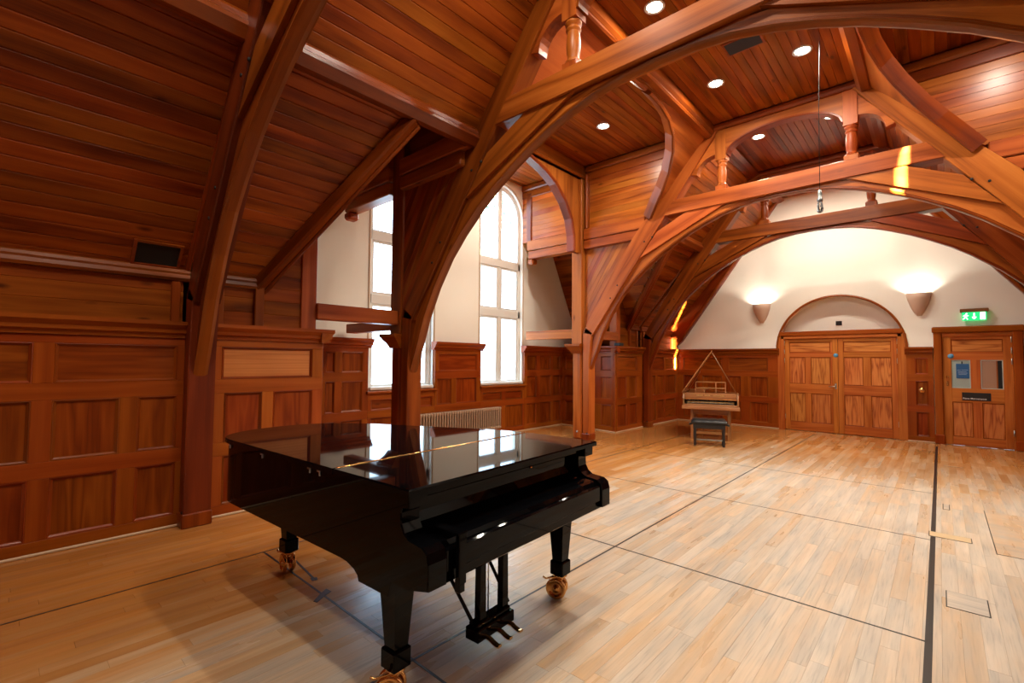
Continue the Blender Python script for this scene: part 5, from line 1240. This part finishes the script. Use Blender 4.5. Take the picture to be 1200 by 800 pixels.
for sx_ in (-1, 1):
    for sy_ in (-1, 1): ob('leg', cbox(MB(), (sx_ * 0.245 - 0.022, sy_ * 0.12 - 0.022, 0), (sx_ * 0.245 + 0.022, sy_ * 0.12 + 0.022, 0.33), 0.005, 2), M_BLK2, bn)
    m = MB(); lathe(m, [(0, 0), (0.02, 0.003), (0.024, 0.02), (0.015, 0.04), (0.008, 0.05), (0.008, 0.07)], (sx_ * 0.35, 0, 0.385), (-sx_, 0, 0), 12); ob('knob', m, M_BLK2, bn)
ob('stretcher', cbox(MB(), (-0.24, -0.135, 0.10), (0.24, -0.105, 0.125), 0.004, 0), M_STEELD, bn)

# ------------------------------------------------------------------ small things on the floor and ledge
def flat_mark(name, label, cat, pts, mat, h=0.0022):
    m = MB(); prism(m, pts, (V((0, 0, 0)), V((1, 0, 0)), V((0, 1, 0)), V((0, 0, 1))), h, -0.001); o = ob(name, m, mat); return tag(o, label, cat)
def strip(p, q, wd):
    a, b = V(p), V(q); n = V((-(b - a).y, (b - a).x)).normalized() * wd / 2; return [tuple(a + n), tuple(a - n), tuple(b - n), tuple(b + n)]
flat_mark('tape_strip', 'long thin strip of black tape on the floor beside the tail castor', 'tape', strip((-3.75, 1.62), (-3.30, 1.575), 0.014), M_JOINT)
flat_mark('tape_scrap', 'curled scrap of black tape at the end of the thin tape strip', 'tape', [(-3.33, 1.56), (-3.28, 1.55), (-3.27, 1.585), (-3.31, 1.60)], M_JOINT)
flat_mark('tape_scrap', 'ragged black tape mark lying under the middle of the piano', 'tape', [(-3.0, 1.43), (-2.97, 1.44), (-3.02, 1.52), (-3.04, 1.57), (-3.10, 1.565), (-3.06, 1.50)], M_JOINT)
def hatch(label, x0, x1, y0, y1, mat=M_FLOOR):
    t = empty('floor_hatch', label, 'floor hatch'); g_ = 0.006
    m = MB(); box(m, (x0 + g_, y0 + g_, -0.02), (x1 - g_, y1 - g_, 0.0028), 0); ob('lid', m, mat, t)
    m = MB()
    for lo, hi in (((x0, y0), (x1, y0 + g_)), ((x0, y1 - g_), (x1, y1)), ((x0, y0), (x0 + g_, y1)), ((x1 - g_, y0), (x1, y1))): box(m, (lo[0], lo[1], -0.015), (hi[0], hi[1], 0.0016))
    ob('gap', m, M_JOINT, t)
hatch('floor hatch with a finger slot, right of the wide black joint, near the lower right', -0.005, 0.20, 4.155, 4.445)
hatch('narrow pale floor hatch crossing the wide black joint line', -0.11, 0.175, 5.74, 5.90, M_SCRUB)
hatch('thin floor hatch close to the single door', 0.01, 0.215, 9.79, 9.86)
hatch('small square floor hatch by the wide black joint', -0.012, 0.045, 6.88, 7.14)
hatch('long floor hatch at the right edge of the picture', 0.308, 0.75, 5.57, 7.11)
bx = ob('small_box', cbox(MB(), (-5.36, 8.84, 1.888), (-5.20, 9.0, 1.96), 0.01), M_BLK2)
bx.location = (0, 0.42, 0.0); tag(bx, 'small dark box lying on the wainscot top behind the brown post', 'box')

# ------------------------------------------------------------------ a tree outside the left windows
tr = empty('tree', 'pale blurred tree seen outside through the window heads', 'tree')
tube_m = MB(); tube(tube_m, [(-13.5, 11.9, -6), (-13.4, 11.9, 2), (-13.3, 12.1, 4.5), (-13.2, 13.6, 7)], 0.2, 8); ob('trunk', tube_m, M_LEAF, tr)
m = MB(); rt_ = random.Random(11)
for k in range(900):
    c_ = V((-13.3, 14.1, 8.3)) + V((rt_.gauss(0, 1.0), rt_.gauss(0, 1.3), rt_.gauss(0, 0.8)))
    a_ = V((rt_.uniform(-1, 1), rt_.uniform(-1, 1), rt_.uniform(-1, 1))).normalized() * 0.16; b_ = V((rt_.uniform(-1, 1), rt_.uniform(-1, 1), rt_.uniform(-1, 1))).normalized() * 0.1
    m.add([c_ - a_, c_ + b_, c_ + a_, c_ - b_], [(0, 1, 2, 3)], [(0, 0, 0)] * 4)
ob('foliage', m, M_LEAF, tr, kind='stuff')
